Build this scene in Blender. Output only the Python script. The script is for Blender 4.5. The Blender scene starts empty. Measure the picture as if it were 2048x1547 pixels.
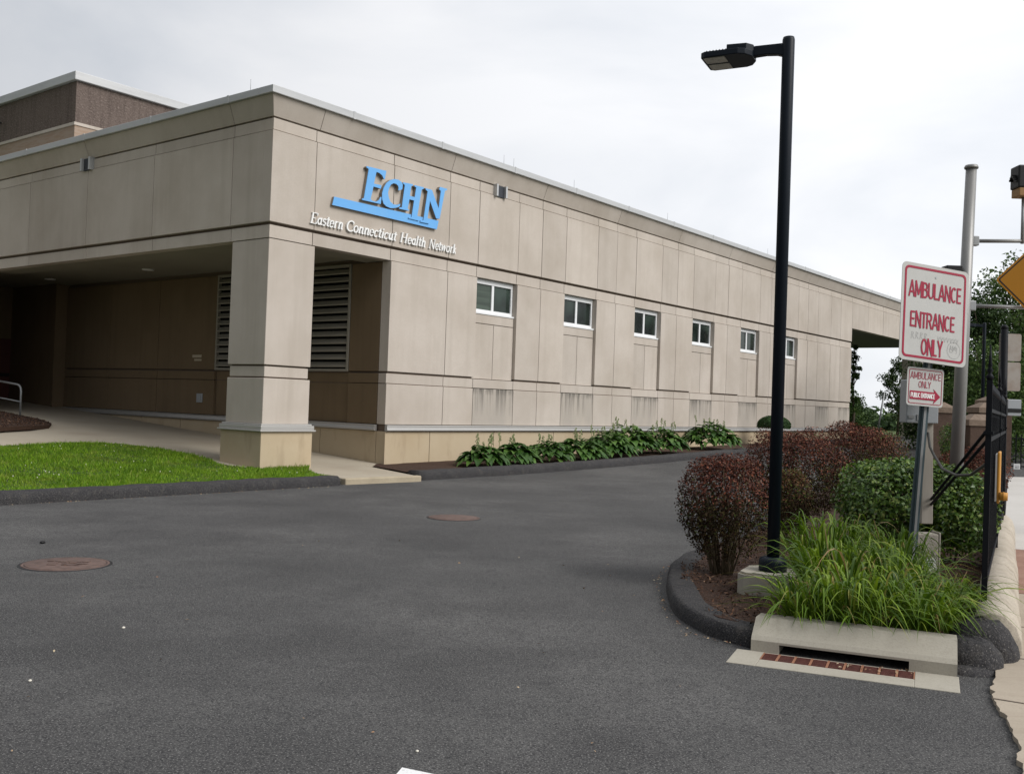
import bpy, bmesh, math, random
import numpy as np
from mathutils import Vector, Matrix
R = math.radians
rng = np.random.default_rng(7)
random.seed(7)
S = bpy.context.scene
COL = S.collection

# ---------------------------------------------------------------- camera
FPX, PITCH, ROLL, EYE = 1985.9, 0.0172, 0.0350, 1.65
fw = Vector((0, math.cos(PITCH), math.sin(PITCH)))
up = Vector((0, -math.sin(PITCH), math.cos(PITCH)))
rt = Vector((1, 0, 0))
rt2 = math.cos(ROLL) * rt + math.sin(ROLL) * up
up2 = -math.sin(ROLL) * rt + math.cos(ROLL) * up
cd = bpy.data.cameras.new("camera")
cam = bpy.data.objects.new("camera", cd)
COL.objects.link(cam)
cd.sensor_width = 36
cd.lens = 36 * FPX / 2048
cd.clip_end = 2000
m = Matrix((rt2, up2, -fw)).transposed().to_4x4()
m.translation = (0, 0, EYE)
cam.matrix_world = m
S.camera = cam

# ---------------------------------------------------------------- light
SUN_AZ, SUN_EL = R(120), R(40)
w = bpy.data.worlds.new("World")
S.world = w
w.use_nodes = True
nt = w.node_tree
bg = nt.nodes["Background"]
bg.inputs[1].default_value = 0.088
sky = nt.nodes.new("ShaderNodeTexSky")
sky.sky_type = 'NISHITA'
sky.sun_disc = False
sky.sun_elevation = SUN_EL
sky.sun_rotation = SUN_AZ
tc = nt.nodes.new("ShaderNodeTexCoord")
mp = nt.nodes.new("ShaderNodeMapping")
mp.inputs['Scale'].default_value = (1, 1, 2.6)
nz = nt.nodes.new("ShaderNodeTexNoise")
nz.inputs['Scale'].default_value = 2.2
nz.inputs['Detail'].default_value = 7
nz.inputs['Roughness'].default_value = 0.5
nz.inputs['Distortion'].default_value = 0.4
cr = nt.nodes.new("ShaderNodeValToRGB")
cr.color_ramp.elements[0].position = 0.37
cr.color_ramp.elements[0].color = (0.755, 0.785, 0.835, 1)
cr.color_ramp.elements[1].position = 0.62
cr.color_ramp.elements[1].color = (0.96, 0.965, 0.985, 1)
vm = nt.nodes.new("ShaderNodeVectorMath")
vm.operation = 'SCALE'
vm.inputs['Scale'].default_value = 11.0
mx = nt.nodes.new("ShaderNodeMix")
mx.data_type = 'RGBA'
mx.inputs[0].default_value = 0.93
nt.links.new(tc.outputs['Generated'], mp.inputs['Vector'])
nt.links.new(mp.outputs[0], nz.inputs['Vector'])
nt.links.new(nz.outputs['Fac'], cr.inputs[0])
nt.links.new(cr.outputs[0], vm.inputs[0])
dt = nt.nodes.new("ShaderNodeVectorMath")
dt.operation = 'DOT_PRODUCT'
dt.inputs[1].default_value = (math.sin(R(64)) * math.cos(R(32)), math.cos(R(64)) * math.cos(R(32)), math.sin(R(32)))
lob = nt.nodes.new("ShaderNodeMapRange")
lob.interpolation_type = 'SMOOTHSTEP'
lob.inputs['From Min'].default_value = -0.9
lob.inputs['From Max'].default_value = 1.0
lob.inputs['To Min'].default_value = 2.4
lob.inputs['To Max'].default_value = 10.5
nt.links.new(tc.outputs['Generated'], dt.inputs[0])
nt.links.new(dt.outputs['Value'], lob.inputs['Value'])
nt.links.new(lob.outputs[0], vm.inputs['Scale'])
nt.links.new(sky.outputs[0], mx.inputs[6])
nt.links.new(vm.outputs[0], mx.inputs[7])
nt.links.new(mx.outputs[2], bg.inputs[0])
sd = bpy.data.lights.new("sun", 'SUN')
sd.energy = 2.2
sd.angle = R(35)
sd.color = (1, 0.965, 0.92)
so = bpy.data.objects.new("sun", sd)
COL.objects.link(so)
sdir = Vector((math.sin(SUN_AZ) * math.cos(SUN_EL), math.cos(SUN_AZ) * math.cos(SUN_EL), math.sin(SUN_EL)))
so.rotation_euler = sdir.to_track_quat('Z', 'Y').to_euler()
so.location = (30, -20, 40)
S.view_settings.view_transform = 'Standard'
S.view_settings.look = 'None'
S.view_settings.exposure = 0.37
S.view_settings.gamma = 1.0

# ---------------------------------------------------------------- frames
YAW = 0.6605
CX, CY = -5.4137, 21.6376
U = Vector((math.sin(YAW), math.cos(YAW), 0))
V = Vector((-math.cos(YAW), math.sin(YAW), 0))
ROTZ = math.atan2(U.y, U.x)
BM = Matrix.Translation((CX, CY, 0)) @ Matrix.Rotation(ROTZ, 4, 'Z')
def loc(u, v, z=0.0):
    return BM @ Vector((u, v, z))
def uv_of(x, y):
    d = Vector((x - CX, y - CY, 0))
    return d.dot(U), d.dot(V)
def gzu(u):
    return -0.1 + 0.014 * min(max(0.0, u - 2), 45)
def gz(x, y):
    return gzu(uv_of(x, y)[0])

# ---------------------------------------------------------------- object helpers
def tag(o, label=None, cat=None, group=None, kind=None):
    if label: o['label'] = label
    if cat: o['category'] = cat
    if group: o['group'] = group
    if kind: o['kind'] = kind
    return o
def empty(name, co, label, cat, group=None, rz=0.0):
    o = bpy.data.objects.new(name, None)
    o.empty_display_size = 0.2
    COL.objects.link(o)
    o.location = co
    o.rotation_euler = (0, 0, rz)
    return tag(o, label, cat, group)
def link(name, me, mats, parent=None, frame=None):
    o = bpy.data.objects.new(name, me)
    COL.objects.link(o)
    for mm in (mats if isinstance(mats, (list, tuple)) else [mats]):
        me.materials.append(mm)
    if parent: o.parent = parent
    if frame is not None: o.matrix_local = frame
    return o
def copy_tree(o, parent=None):
    c = o.copy()
    COL.objects.link(c)
    c.parent = parent
    for ch in list(o.children):
        copy_tree(ch, c)
    return c

class MB:
    def __init__(s):
        s.v, s.f, s.m, s.sm = [], [], [], []
    def add(s, vs, fs, mi=0, smooth=False):
        b = len(s.v)
        s.v += [tuple(p) for p in vs]
        s.f += [tuple(b + i for i in f) for f in fs]
        s.m += [mi] * len(fs)
        s.sm += [smooth] * len(fs)
        return s
    def box(s, x0, x1, y0, y1, z0, z1, mi=0):
        vs = [(x0,y0,z0),(x1,y0,z0),(x1,y1,z0),(x0,y1,z0),(x0,y0,z1),(x1,y0,z1),(x1,y1,z1),(x0,y1,z1)]
        return s.add(vs, [(0,3,2,1),(4,5,6,7),(0,1,5,4),(1,2,6,5),(2,3,7,6),(3,0,4,7)], mi)
    def prism(s, pts, a, b, fn, mi=0):
        """closed 2-D outline swept from a to b; fn(p, q, t) gives the point"""
        n = len(pts)
        ar = sum(pts[i][0]*pts[(i+1)%n][1]-pts[(i+1)%n][0]*pts[i][1] for i in range(n))
        if ar < 0: pts = pts[::-1]
        vs = [fn(p[0], p[1], a) for p in pts] + [fn(p[0], p[1], b) for p in pts]
        fs = [tuple(range(n))[::-1], tuple(range(n, 2*n))] + [(i, (i+1)%n, n+(i+1)%n, n+i) for i in range(n)]
        return s.add(vs, fs, mi)
    def tube(s, path, r, seg=8, mi=0, cap=True, smooth=True):
        path = [Vector(p) for p in path]
        rs = r if isinstance(r, (list, tuple)) else [r] * len(path)
        vs, fs = [], []
        prev = None
        for i, p in enumerate(path):
            d = (path[min(i+1, len(path)-1)] - path[max(i-1, 0)]).normalized()
            if prev is None:
                a = Vector((0, 0, 1)) if abs(d.z) < 0.9 else Vector((1, 0, 0))
                x = d.cross(a).normalized()
            else:
                x = (prev - d * prev.dot(d)).normalized()
            prev = x
            y = d.cross(x)
            for k in range(seg):
                t = 2 * math.pi * k / seg
                vs.append(p + (x * math.cos(t) + y * math.sin(t)) * rs[i])
        for i in range(len(path) - 1):
            for k in range(seg):
                fs.append((i*seg+k, i*seg+(k+1)%seg, (i+1)*seg+(k+1)%seg, (i+1)*seg+k))
        s.add(vs, fs, mi, smooth)
        if cap:
            b = len(s.v) - len(vs)
            s.f += [tuple(b + k for k in range(seg))[::-1], tuple(b + (len(path)-1)*seg + k for k in range(seg))]
            s.m += [mi, mi]; s.sm += [False, False]
        return s
    def lathe(s, prof, seg=16, c=(0, 0, 0), mi=0, smooth=True):
        vs, fs = [], []
        for r, z in prof:
            for k in range(seg):
                t = 2*math.pi*k/seg
                vs.append((c[0]+r*math.cos(t), c[1]+r*math.sin(t), c[2]+z))
        for i in range(len(prof)-1):
            for k in range(seg):
                fs.append((i*seg+k, i*seg+(k+1)%seg, (i+1)*seg+(k+1)%seg, (i+1)*seg+k))
        s.add(vs, fs, mi, smooth)
        b = len(s.v)-len(vs)
        s.f += [tuple(b+k for k in range(seg))[::-1], tuple(b+(len(prof)-1)*seg+k for k in range(seg))]
        s.m += [mi, mi]; s.sm += [False, False]
        return s
    def mesh(s, name, bevel=0.0):
        me = bpy.data.meshes.new(name)
        me.from_pydata(s.v, [], s.f)
        me.polygons.foreach_set('material_index', s.m)
        me.polygons.foreach_set('use_smooth', s.sm)
        me.update()
        return me
    def build(s, name, mats, parent=None, frame=None, bevel=0.0):
        o = link(name, s.mesh(name), mats, parent, frame)
        if bevel:
            b = o.modifiers.new('bevel', 'BEVEL')
            b.width = bevel; b.segments = 2; b.limit_method = 'ANGLE'; b.angle_limit = R(40)
        return o

def np_mesh(name, V_, Q, mats, parent=None, frame=None, mat_idx=None, smooth=False):
    V_ = np.asarray(V_, dtype=np.float32); Q = np.asarray(Q, dtype=np.int32)
    me = bpy.data.meshes.new(name)
    k = Q.shape[1]
    me.vertices.add(len(V_)); me.loops.add(Q.size); me.polygons.add(len(Q))
    me.vertices.foreach_set('co', V_.ravel())
    me.loops.foreach_set('vertex_index', Q.ravel())
    me.polygons.foreach_set('loop_start', np.arange(0, Q.size, k, dtype=np.int32))
    me.polygons.foreach_set('loop_total', np.full(len(Q), k, dtype=np.int32))
    if mat_idx is not None: me.polygons.foreach_set('material_index', np.asarray(mat_idx, dtype=np.int32))
    if smooth: me.polygons.foreach_set('use_smooth', np.ones(len(Q), dtype=bool))
    me.update(calc_edges=True)
    me.validate()
    return link(name, me, mats, parent, frame)

def sheet(name, pts, zf, mat, cuts=(), frame=None, kind='structure', grid=None, parent=None, skirt=0.0):
    """flat outline lifted to zf(x, y); cuts = list of (point, normal) fold lines; grid = cell size for a finer mesh"""
    bm = bmesh.new()
    f = bm.faces.new([bm.verts.new((p[0], p[1], 0)) for p in pts])
    if f.normal.z < 0 or True:
        f.normal_update()
        if f.normal.z < 0: f.normal_flip()
    cl = list(cuts)
    if grid:
        xs = [p[0] for p in pts]; ys = [p[1] for p in pts]
        a = min(xs) + grid
        while a < max(xs): cl.append(((a, 0, 0), (1, 0, 0))); a += grid
        a = min(ys) + grid
        while a < max(ys): cl.append(((0, a, 0), (0, 1, 0))); a += grid
    for co, no in cl:
        bmesh.ops.bisect_plane(bm, geom=bm.verts[:]+bm.edges[:]+bm.faces[:], plane_co=co, plane_no=no)
    bmesh.ops.triangulate(bm, faces=bm.faces[:])
    for v_ in bm.verts: v_.co.z = zf(v_.co.x, v_.co.y)
    if skirt:
        ed = [e for e in bm.edges if e.is_boundary]
        r_ = bmesh.ops.extrude_edge_only(bm, edges=ed)
        for g_ in r_['geom']:
            if isinstance(g_, bmesh.types.BMVert): g_.co.z -= skirt
        bmesh.ops.recalc_face_normals(bm, faces=bm.faces[:])
    me = bpy.data.meshes.new(name)
    bm.to_mesh(me); bm.free()
    o = link(name, me, mat, parent, frame)
    if kind: o['kind'] = kind
    return o

# ---------------------------------------------------------------- materials
def mat(name, col, rough=0.8, metal=0.0, spec=0.3, layers=(), bump=(), coord='Object', leaf=None, transl=0.0, vary=0.0):
    """layers: (scale(x,y,z) or float, detail, lo, hi, colour, amount) blends colour where noise is between lo..hi"""
    M = bpy.data.materials.new(name)
    M.use_nodes = True
    t = M.node_tree
    b = t.nodes["Principled BSDF"]
    b.inputs['Roughness'].default_value = rough
    b.inputs['Metallic'].default_value = metal
    b.inputs['Specular IOR Level'].default_value = spec
    c = t.nodes.new("ShaderNodeTexCoord")
    cur = t.nodes.new("ShaderNodeRGB")
    cur.outputs[0].default_value = (*col, 1)
    cur = cur.outputs[0]
    if leaf:
        g = t.nodes.new("ShaderNodeNewGeometry")
        r_ = t.nodes.new("ShaderNodeValToRGB")
        while len(r_.color_ramp.elements) < len(leaf): r_.color_ramp.elements.new(0.5)
        for i, (p, cc) in enumerate(leaf):
            r_.color_ramp.elements[i].position = p
            r_.color_ramp.elements[i].color = (*cc, 1)
        t.links.new(g.outputs['Random Per Island'], r_.inputs[0])
        cur = r_.outputs[0]
    def noise(sc, det, kind='noise', rg=0.6):
        mp_ = t.nodes.new("ShaderNodeMapping")
        t.links.new(c.outputs[coord], mp_.inputs['Vector'])
        if kind == 'vor':
            n = t.nodes.new("ShaderNodeTexVoronoi")
        else:
            n = t.nodes.new("ShaderNodeTexNoise")
            n.inputs['Detail'].default_value = det
            n.inputs['Roughness'].default_value = rg
        if isinstance(sc, (tuple, list)):
            mp_.inputs['Scale'].default_value = sc
            n.inputs['Scale'].default_value = 1.0
        else:
            n.inputs['Scale'].default_value = sc
        t.links.new(mp_.outputs[0], n.inputs['Vector'])
        return n.outputs['Distance'] if kind == 'vor' else n.outputs['Fac']
    for L in layers:
        sc, det, lo, hi, cc, amt = L[:6]
        kd = L[6] if len(L) > 6 else 'noise'
        n = noise(sc, det, kd)
        mr = t.nodes.new("ShaderNodeMapRange")
        mr.inputs['From Min'].default_value = lo
        mr.inputs['From Max'].default_value = hi
        mr.inputs['To Max'].default_value = amt
        t.links.new(n, mr.inputs['Value'])
        fac = mr.outputs[0]
        if len(L) > 7:      # a run-off stain that starts at a ledge: fades over height
            sp = t.nodes.new("ShaderNodeSeparateXYZ")
            t.links.new(c.outputs['Object'], sp.inputs[0])
            m2 = t.nodes.new("ShaderNodeMapRange")
            m2.inputs['From Min'].default_value = L[7][0]; m2.inputs['From Max'].default_value = L[7][1]
            t.links.new(sp.outputs[2], m2.inputs['Value'])
            mu = t.nodes.new("ShaderNodeMath"); mu.operation = 'MULTIPLY'
            t.links.new(fac, mu.inputs[0]); t.links.new(m2.outputs[0], mu.inputs[1])
            fac = mu.outputs[0]
        mx_ = t.nodes.new("ShaderNodeMix")
        mx_.data_type = 'RGBA'
        t.links.new(fac, mx_.inputs[0])
        t.links.new(cur, mx_.inputs[6])
        mx_.inputs[7].default_value = (*cc, 1)
        cur = mx_.outputs[2]
    if vary:
        g2 = t.nodes.new("ShaderNodeNewGeometry")
        mv = t.nodes.new("ShaderNodeMapRange")
        mv.inputs['To Min'].default_value = 1-vary; mv.inputs['To Max'].default_value = 1+vary
        t.links.new(g2.outputs['Random Per Island'], mv.inputs['Value'])
        hs_ = t.nodes.new("ShaderNodeHueSaturation")
        t.links.new(mv.outputs[0], hs_.inputs['Value']); t.links.new(cur, hs_.inputs['Color'])
        cur = hs_.outputs[0]
    t.links.new(cur, b.inputs['Base Color'])
    last = None
    for sc, det, st, dist in bump:
        n = noise(sc, det)
        bp = t.nodes.new("ShaderNodeBump")
        bp.inputs['Strength'].default_value = st
        bp.inputs['Distance'].default_value = dist
        t.links.new(n, bp.inputs['Height'])
        if last: t.links.new(last, bp.inputs['Normal'])
        last = bp.outputs[0]
    if last: t.links.new(last, b.inputs['Normal'])
    if transl:
        tr = t.nodes.new("ShaderNodeBsdfTranslucent")
        t.links.new(cur, tr.inputs[0])
        ms = t.nodes.new("ShaderNodeMixShader")
        ms.inputs[0].default_value = transl
        o = t.nodes["Material Output"]
        t.links.new(b.outputs[0], ms.inputs[1]); t.links.new(tr.outputs[0], ms.inputs[2])
        t.links.new(ms.outputs[0], o.inputs[0])
    return M

ASPH = mat('asphalt', (0.074, 0.073, 0.072), 0.84, spec=0.3, layers=[
    (0.22, 5, 0.44, 0.60, (0.128, 0.125, 0.121), 0.65),
    (0.55, 6, 0.46, 0.64, (0.040, 0.0395, 0.0395), 0.7),
    ((0.35, 1.1, 1), 5, 0.52, 0.72, (0.050, 0.049, 0.049), 0.55),
    (3.2, 6, 0.48, 0.72, (0.052, 0.051, 0.051), 0.55),
    (24, 3, 0.45, 0.7, (0.040, 0.039, 0.040), 0.6),
    (75, 2, 0.48, 0.64, (0.016, 0.016, 0.018), 0.85),
    (90, 2, 0.56, 0.68, (0.25, 0.245, 0.235), 0.8)],
    bump=[(80, 3, 0.8, 0.010), (3, 3, 0.2, 0.02)])
BERM = mat('asphalt_berm', (0.032, 0.031, 0.033), 0.9, spec=0.3, layers=[
    (3, 4, 0.4, 0.7, (0.048, 0.046, 0.047), 0.7), (7, 5, 0.55, 0.72, (0.075, 0.068, 0.060), 0.6), (60, 3, 0.5, 0.7, (0.014, 0.014, 0.016), 0.8), (90, 2, 0.58, 0.70, (0.19, 0.18, 0.165), 0.75)],
    bump=[(50, 4, 0.9, 0.014), (14, 5, 0.7, 0.03), (5, 3, 0.5, 0.04)])
WALLC = (0.525, 0.472, 0.420)
PRECAST = mat('precast_concrete', WALLC, 0.88, spec=0.2, layers=[
    (0.45, 4, 0.38, 0.68, (0.415, 0.363, 0.31), 0.85),
    ((2.2, 2.2, 0.16), 5, 0.5, 0.72, (0.37, 0.325, 0.275), 0.38),
    ((5, 5, 0.3), 4, 0.56, 0.8, (0.55, 0.50, 0.44), 0.35),
    (70, 3, 0.4, 0.75, (0.32, 0.275, 0.23), 0.35)],
    bump=[(90, 3, 0.2, 0.005)], vary=0.055)
STAIN = mat('stained_concrete', (0.475, 0.425, 0.37), 0.9, spec=0.2, layers=[
    ((1.6, 1.6, 0.5), 4, 0.25, 0.6, (0.33, 0.305, 0.275), 0.55),
    ((9, 9, 0.35), 5, 0.46, 0.62, (0.10, 0.095, 0.085), 0.8, 'noise', (1.25, 2.05)),
    ((22, 22, 3), 4, 0.40, 0.6, (0.06, 0.057, 0.05), 0.8, 'noise', (1.86, 2.06)),
    (70, 3, 0.4, 0.75, (0.30, 0.26, 0.22), 0.3)])
BASEC = mat('base_stone', (0.47, 0.388, 0.272), 0.9, spec=0.2, layers=[
    (0.7, 4, 0.4, 0.7, (0.40, 0.31, 0.20), 0.6), ((3, 3, 0.8), 4, 0.55, 0.8, (0.27, 0.20, 0.13), 0.55),
    (60, 3, 0.4, 0.75, (0.38, 0.30, 0.2), 0.3)])
JOINT = mat('joint_sealant', (0.14, 0.105, 0.082), 0.9)
COPING = mat('coping_metal', (0.50, 0.505, 0.51), 0.42, metal=0.3, spec=0.4, layers=[((0.5, 0.5, 4), 3, 0.45, 0.75, (0.38, 0.385, 0.39), 0.6)])
TRIM = mat('aluminium_trim', (0.46, 0.45, 0.43), 0.42, metal=0.5, spec=0.4, layers=[(2, 3, 0.45, 0.75, (0.42, 0.41, 0.40), 0.5)])
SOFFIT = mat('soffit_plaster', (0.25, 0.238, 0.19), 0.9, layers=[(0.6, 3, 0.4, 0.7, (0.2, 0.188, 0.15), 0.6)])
WINFR = mat('white_window_frame', (0.74, 0.75, 0.76), 0.45, spec=0.4)
GLASS = mat('dark_window_glass', (0.010, 0.013, 0.012), 0.08, spec=0.22, layers=[((0.7, 0.7, 0.7), 2, 0.4, 0.65, (0.05, 0.075, 0.062), 0.8)])
GLASSB = mat('pane_with_blind', (0.045, 0.060, 0.048), 0.08, spec=0.22, layers=[((0.3, 0.3, 9), 1, 0.45, 0.6, (0.075, 0.10, 0.08), 0.8)])
LOUV = mat('louvre_metal', (0.27, 0.25, 0.21), 0.55, metal=0.2)
DARK = mat('dark_void', (0.01, 0.01, 0.01), 1.0, spec=0.0)
INNER_SHADED = mat('shade_darkened_concrete', (0.175, 0.128, 0.080), 0.9, spec=0.1, layers=[(0.5, 3, 0.4, 0.7, (0.145, 0.105, 0.064), 0.7), ((4, 4, .3), 4, .5, .8, (.12, .09, .058), .5)])  # same concrete as the outer walls, with the recess shade put into its colour
BROWN = mat('brown_split_block', (0.142, 0.112, 0.098), 0.95, spec=0.1, layers=[
    ((7, 7, 0.5), 4, 0.45, 0.7, (0.085, 0.066, 0.058), 0.7), (16, 4, 0.52, 0.7, (0.25, 0.205, 0.18), 0.7)], bump=[(14, 4, 0.8, 0.06)])
TAN = mat('tan_brick', (0.33, 0.255, 0.20), 0.9, layers=[((1.5, 1.5, 12), 2, 0.45, 0.6, (0.30, 0.21, 0.15), 0.8)])
BLUE = mat('sky_blue_paint', (0.15, 0.405, 0.78), 0.6, spec=0.2, layers=[(1.5, 4, 0.45, 0.75, (0.19, 0.43, 0.74), 0.6)])
BLUEEDGE = mat('sign_side_bronze', (0.26, 0.22, 0.18), 0.6)
WHITE = mat('white_letter_paint', (0.82, 0.82, 0.81), 0.5)
CONC = mat('pavement_concrete', (0.40, 0.345, 0.275), 0.9, spec=0.2, layers=[
    (1.1, 4, 0.4, 0.7, (0.33, 0.28, 0.22), 0.7), ((0.8, 9, 1), 4, 0.5, 0.72, (0.29, 0.235, 0.18), 0.5), (8, 5, 0.5, 0.75, (0.27, 0.225, 0.175), 0.45), (70, 3, 0.45, 0.75, (0.28, 0.24, 0.2), 0.5)],
    bump=[(60, 3, 0.2, 0.004)])
WCONC = mat('pale_concrete', (0.52, 0.50, 0.47), 0.9, layers=[(0.8, 4, 0.4, 0.7, (0.46, 0.44, 0.41), 0.7), ((0.6, 7, 1), 4, .5, .72, (.42, .40, .37), .5), (40, 3, 0.55, 0.75, (0.36, 0.34, 0.31), 0.6)])
BRICKP = mat('red_brick_pavers', (0.27, 0.155, 0.115), 0.9, layers=[(9, 3, 0.4, 0.7, (0.2, 0.12, 0.09), 0.7), (3, 3, 0.45, 0.7, (0.33, 0.21, 0.16), 0.6)])
WALKC = mat('walkway_concrete', (0.40, 0.355, 0.28), 0.9, layers=[(0.7, 4, 0.4, 0.7, (0.33, 0.28, 0.215), 0.8), (50, 3, 0.45, 0.75, (0.3, 0.26, 0.21), 0.4)], bump=[(60, 3, 0.15, 0.004)])
SLABC = mat('slab_edge_concrete', (0.42, 0.36, 0.26), 0.92, layers=[(2, 4, 0.4, 0.7, (0.33, 0.28, 0.2), 0.7), (40, 3, 0.45, 0.75, (0.28, 0.24, 0.18), 0.5)], bump=[(30, 4, 0.4, 0.01)])
INLETC = mat('inlet_concrete', (0.37, 0.345, 0.29), 0.9, layers=[(1.5, 4, 0.4, 0.7, (0.31, 0.285, 0.235), 0.6), ((9, 9, 2), 4, .55, .75, (.24, .22, .18), .4), (70, 3, 0.5, 0.75, (0.24, 0.22, 0.18), 0.5)], bump=[(50, 4, 0.25, 0.006)])
GRANITE = mat('granite_curb_stone', (0.44, 0.39, 0.32), 0.88, layers=[(2.2, 4, 0.4, 0.7, (0.33, 0.285, 0.225), 0.7), (9, 4, 0.5, 0.72, (0.22, 0.19, 0.15), 0.6), (80, 3, 0.5, 0.7, (0.22, 0.2, 0.17), 0.6)], bump=[(30, 4, 0.4, 0.012)])
RUST = mat('rusty_cast_iron', (0.155, 0.056, 0.046), 0.8, spec=0.3, layers=[(20, 4, 0.45, 0.7, (0.09, 0.035, 0.03), 0.7), (60, 3, 0.55, 0.75, (0.25, 0.12, 0.08), 0.5)])
RUST2 = mat('worn_cast_iron', (0.130, 0.088, 0.076), 0.75, spec=0.3, layers=[(9, 5, 0.42, 0.66, (0.075, 0.050, 0.043), 0.8), (40, 3, 0.55, 0.75, (0.19, 0.105, 0.065), 0.7)], bump=[(40, 3, .5, .008)])
MULCH = mat('bark_mulch', (0.060, 0.032, 0.021), 0.95, layers=[(30, 4, 0.4, 0.65, (0.025, 0.014, 0.010), 0.8), (55, 3, 0.55, 0.7, (0.15, 0.085, 0.055), 0.7)], bump=[(45, 4, 1.0, 0.03)])
MULCHCH = mat('bark_chip', (0.06, 0.03, 0.02), 0.95, leaf=[(0, (0.025, 0.013, 0.009)), (0.55, (0.075, 0.037, 0.022)), (0.9, (0.16, 0.085, 0.05)), (1, (0.26, 0.16, 0.10))])
SOIL = mat('lawn_soil', (0.045, 0.075, 0.016), 0.95, layers=[(4, 4, 0.4, 0.7, (0.03, 0.05, 0.012), 0.7)])
MEADOW = mat('verge_grass', (0.07, 0.11, 0.03), 0.95, layers=[(0.6, 5, 0.4, 0.7, (0.05, 0.085, 0.02), 0.8), (8, 4, 0.4, 0.7, (0.10, 0.13, 0.04), 0.6)])
GRASS = mat('lawn_blade', (0.1, 0.2, 0.03), 0.6, spec=0.2, leaf=[(0, (0.062, 0.140, 0.008)), (0.5, (0.138, 0.270, 0.012)), (0.93, (0.24, 0.38, 0.022)), (1, (0.38, 0.38, 0.12))], transl=0.3, layers=[(0.9, 4, 0.46, 0.68, (0.055, 0.125, 0.010), 0.6), (1.7, 4, 0.52, 0.72, (0.25, 0.29, 0.04), 0.55)])
CLOVER = mat('clover_flower', (0.62, 0.62, 0.5), 0.8)
DAYL = mat('daylily_blade', (0.1, 0.2, 0.03), 0.5, spec=0.3, leaf=[(0, (0.034, 0.076, 0.005)), (0.5, (0.092, 0.170, 0.009)), (0.88, (0.195, 0.290, 0.018)), (0.96, (0.28, 0.33, 0.06)), (1, (0.30, 0.20, 0.09))], transl=0.3)
STALK = mat('dry_stalk', (0.20, 0.13, 0.06), 0.8)
HOSTA = mat('hosta_leaf', (0.05, 0.12, 0.03), 0.42, spec=0.4, leaf=[(0, (0.026, 0.070, 0.013)), (0.6, (0.052, 0.125, 0.020)), (1, (0.105, 0.20, 0.036))], transl=0.2)
HFLOW = mat('hosta_flower_stalk', (0.22, 0.27, 0.13), 0.7, leaf=[(0, (0.11, 0.16, 0.05)), (1, (0.24, 0.27, 0.13))])
BARB = mat('barberry_leaf', (0.1, 0.04, 0.03), 0.65, spec=0.15, leaf=[(0, (0.034, 0.013, 0.010)), (0.45, (0.090, 0.032, 0.023)), (0.8, (0.175, 0.060, 0.038)), (0.92, (0.28, 0.10, 0.055)), (0.97, (0.20, 0.13, 0.10)), (1, (0.06, 0.075, 0.018))], transl=0.12)
BARBG = mat('barberry_leaf_green', (0.1, 0.04, 0.03), 0.65, spec=0.15, leaf=[(0, (0.040, 0.016, 0.010)), (0.35, (0.095, 0.040, 0.022)), (0.7, (0.16, 0.085, 0.036)), (0.85, (0.06, 0.095, 0.018)), (1, (0.12, 0.17, 0.035))], transl=0.12)
BARBL = mat('barberry_shaded_lower_leaf', (0.1, 0.04, 0.03), 0.7, spec=0.1, leaf=[(0, (0.014, 0.008, 0.005)), (0.4, (0.038, 0.019, 0.011)), (0.75, (0.055, 0.040, 0.017)), (0.92, (0.050, 0.066, 0.016)), (1, (0.12, 0.085, 0.03))], transl=0.1)  # greener lower growth, plus side shading put into the leaf colour
VIB = mat('shrub_leaf', (0.05, 0.12, 0.03), 0.36, spec=0.5, leaf=[(0, (0.030, 0.074, 0.012)), (0.5, (0.075, 0.150, 0.020)), (0.85, (0.160, 0.265, 0.04)), (1, (0.26, 0.31, 0.08))], transl=0.2)
TOPI = mat('topiary_leaf', (0.03, 0.07, 0.02), 0.6, leaf=[(0, (0.016, 0.045, 0.012)), (1, (0.045, 0.10, 0.024))])
TREEL = mat('tree_leaf', (0.04, 0.08, 0.02), 0.6, spec=0.25, leaf=[(0, (0.024, 0.054, 0.012)), (0.55, (0.062, 0.115, 0.024)), (1, (0.125, 0.19, 0.05))], transl=0.25)
TREEL2 = mat('tree_leaf_dark', (0.04, 0.08, 0.02), 0.6, spec=0.25, leaf=[(0, (0.018, 0.040, 0.012)), (0.6, (0.042, 0.082, 0.022)), (1, (0.085, 0.135, 0.040))], transl=0.2)
BARK = mat('bark', (0.10, 0.08, 0.06), 0.95, layers=[((20, 20, 3), 4, 0.4, 0.7, (0.05, 0.04, 0.03), 0.8)])
TWIG = mat('twig', (0.17, 0.135, 0.085), 0.9, layers=[(15, 3, 0.4, 0.7, (0.09, 0.07, 0.045), 0.8)])
NAVY = mat('navy_black_paint', (0.006, 0.010, 0.017), 0.45, spec=0.2)
BLACKP = mat('black_fence_paint', (0.006, 0.007, 0.010), 0.55, spec=0.14)
LENS = mat('led_lens', (0.50, 0.49, 0.45), 0.3, layers=[(60, 2, 0.45, 0.6, (0.30, 0.29, 0.26), 0.7)])
GALV = mat('galvanised_steel', (0.34, 0.35, 0.355), 0.48, metal=0.45, layers=[(8, 4, 0.45, 0.7, (0.26, 0.265, 0.27), 0.6)])
ALUP = mat('spun_aluminium', (0.27, 0.268, 0.262), 0.45, metal=0.4, layers=[((6, 6, 1), 4, 0.45, 0.7, (0.21, 0.208, 0.2), 0.6)])
GREEN = mat('green_steel_post', (0.085, 0.12, 0.135), 0.5, metal=0.3, layers=[((20, 20, 2), 4, 0.5, 0.7, (0.15, 0.18, 0.19), 0.6)])
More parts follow.
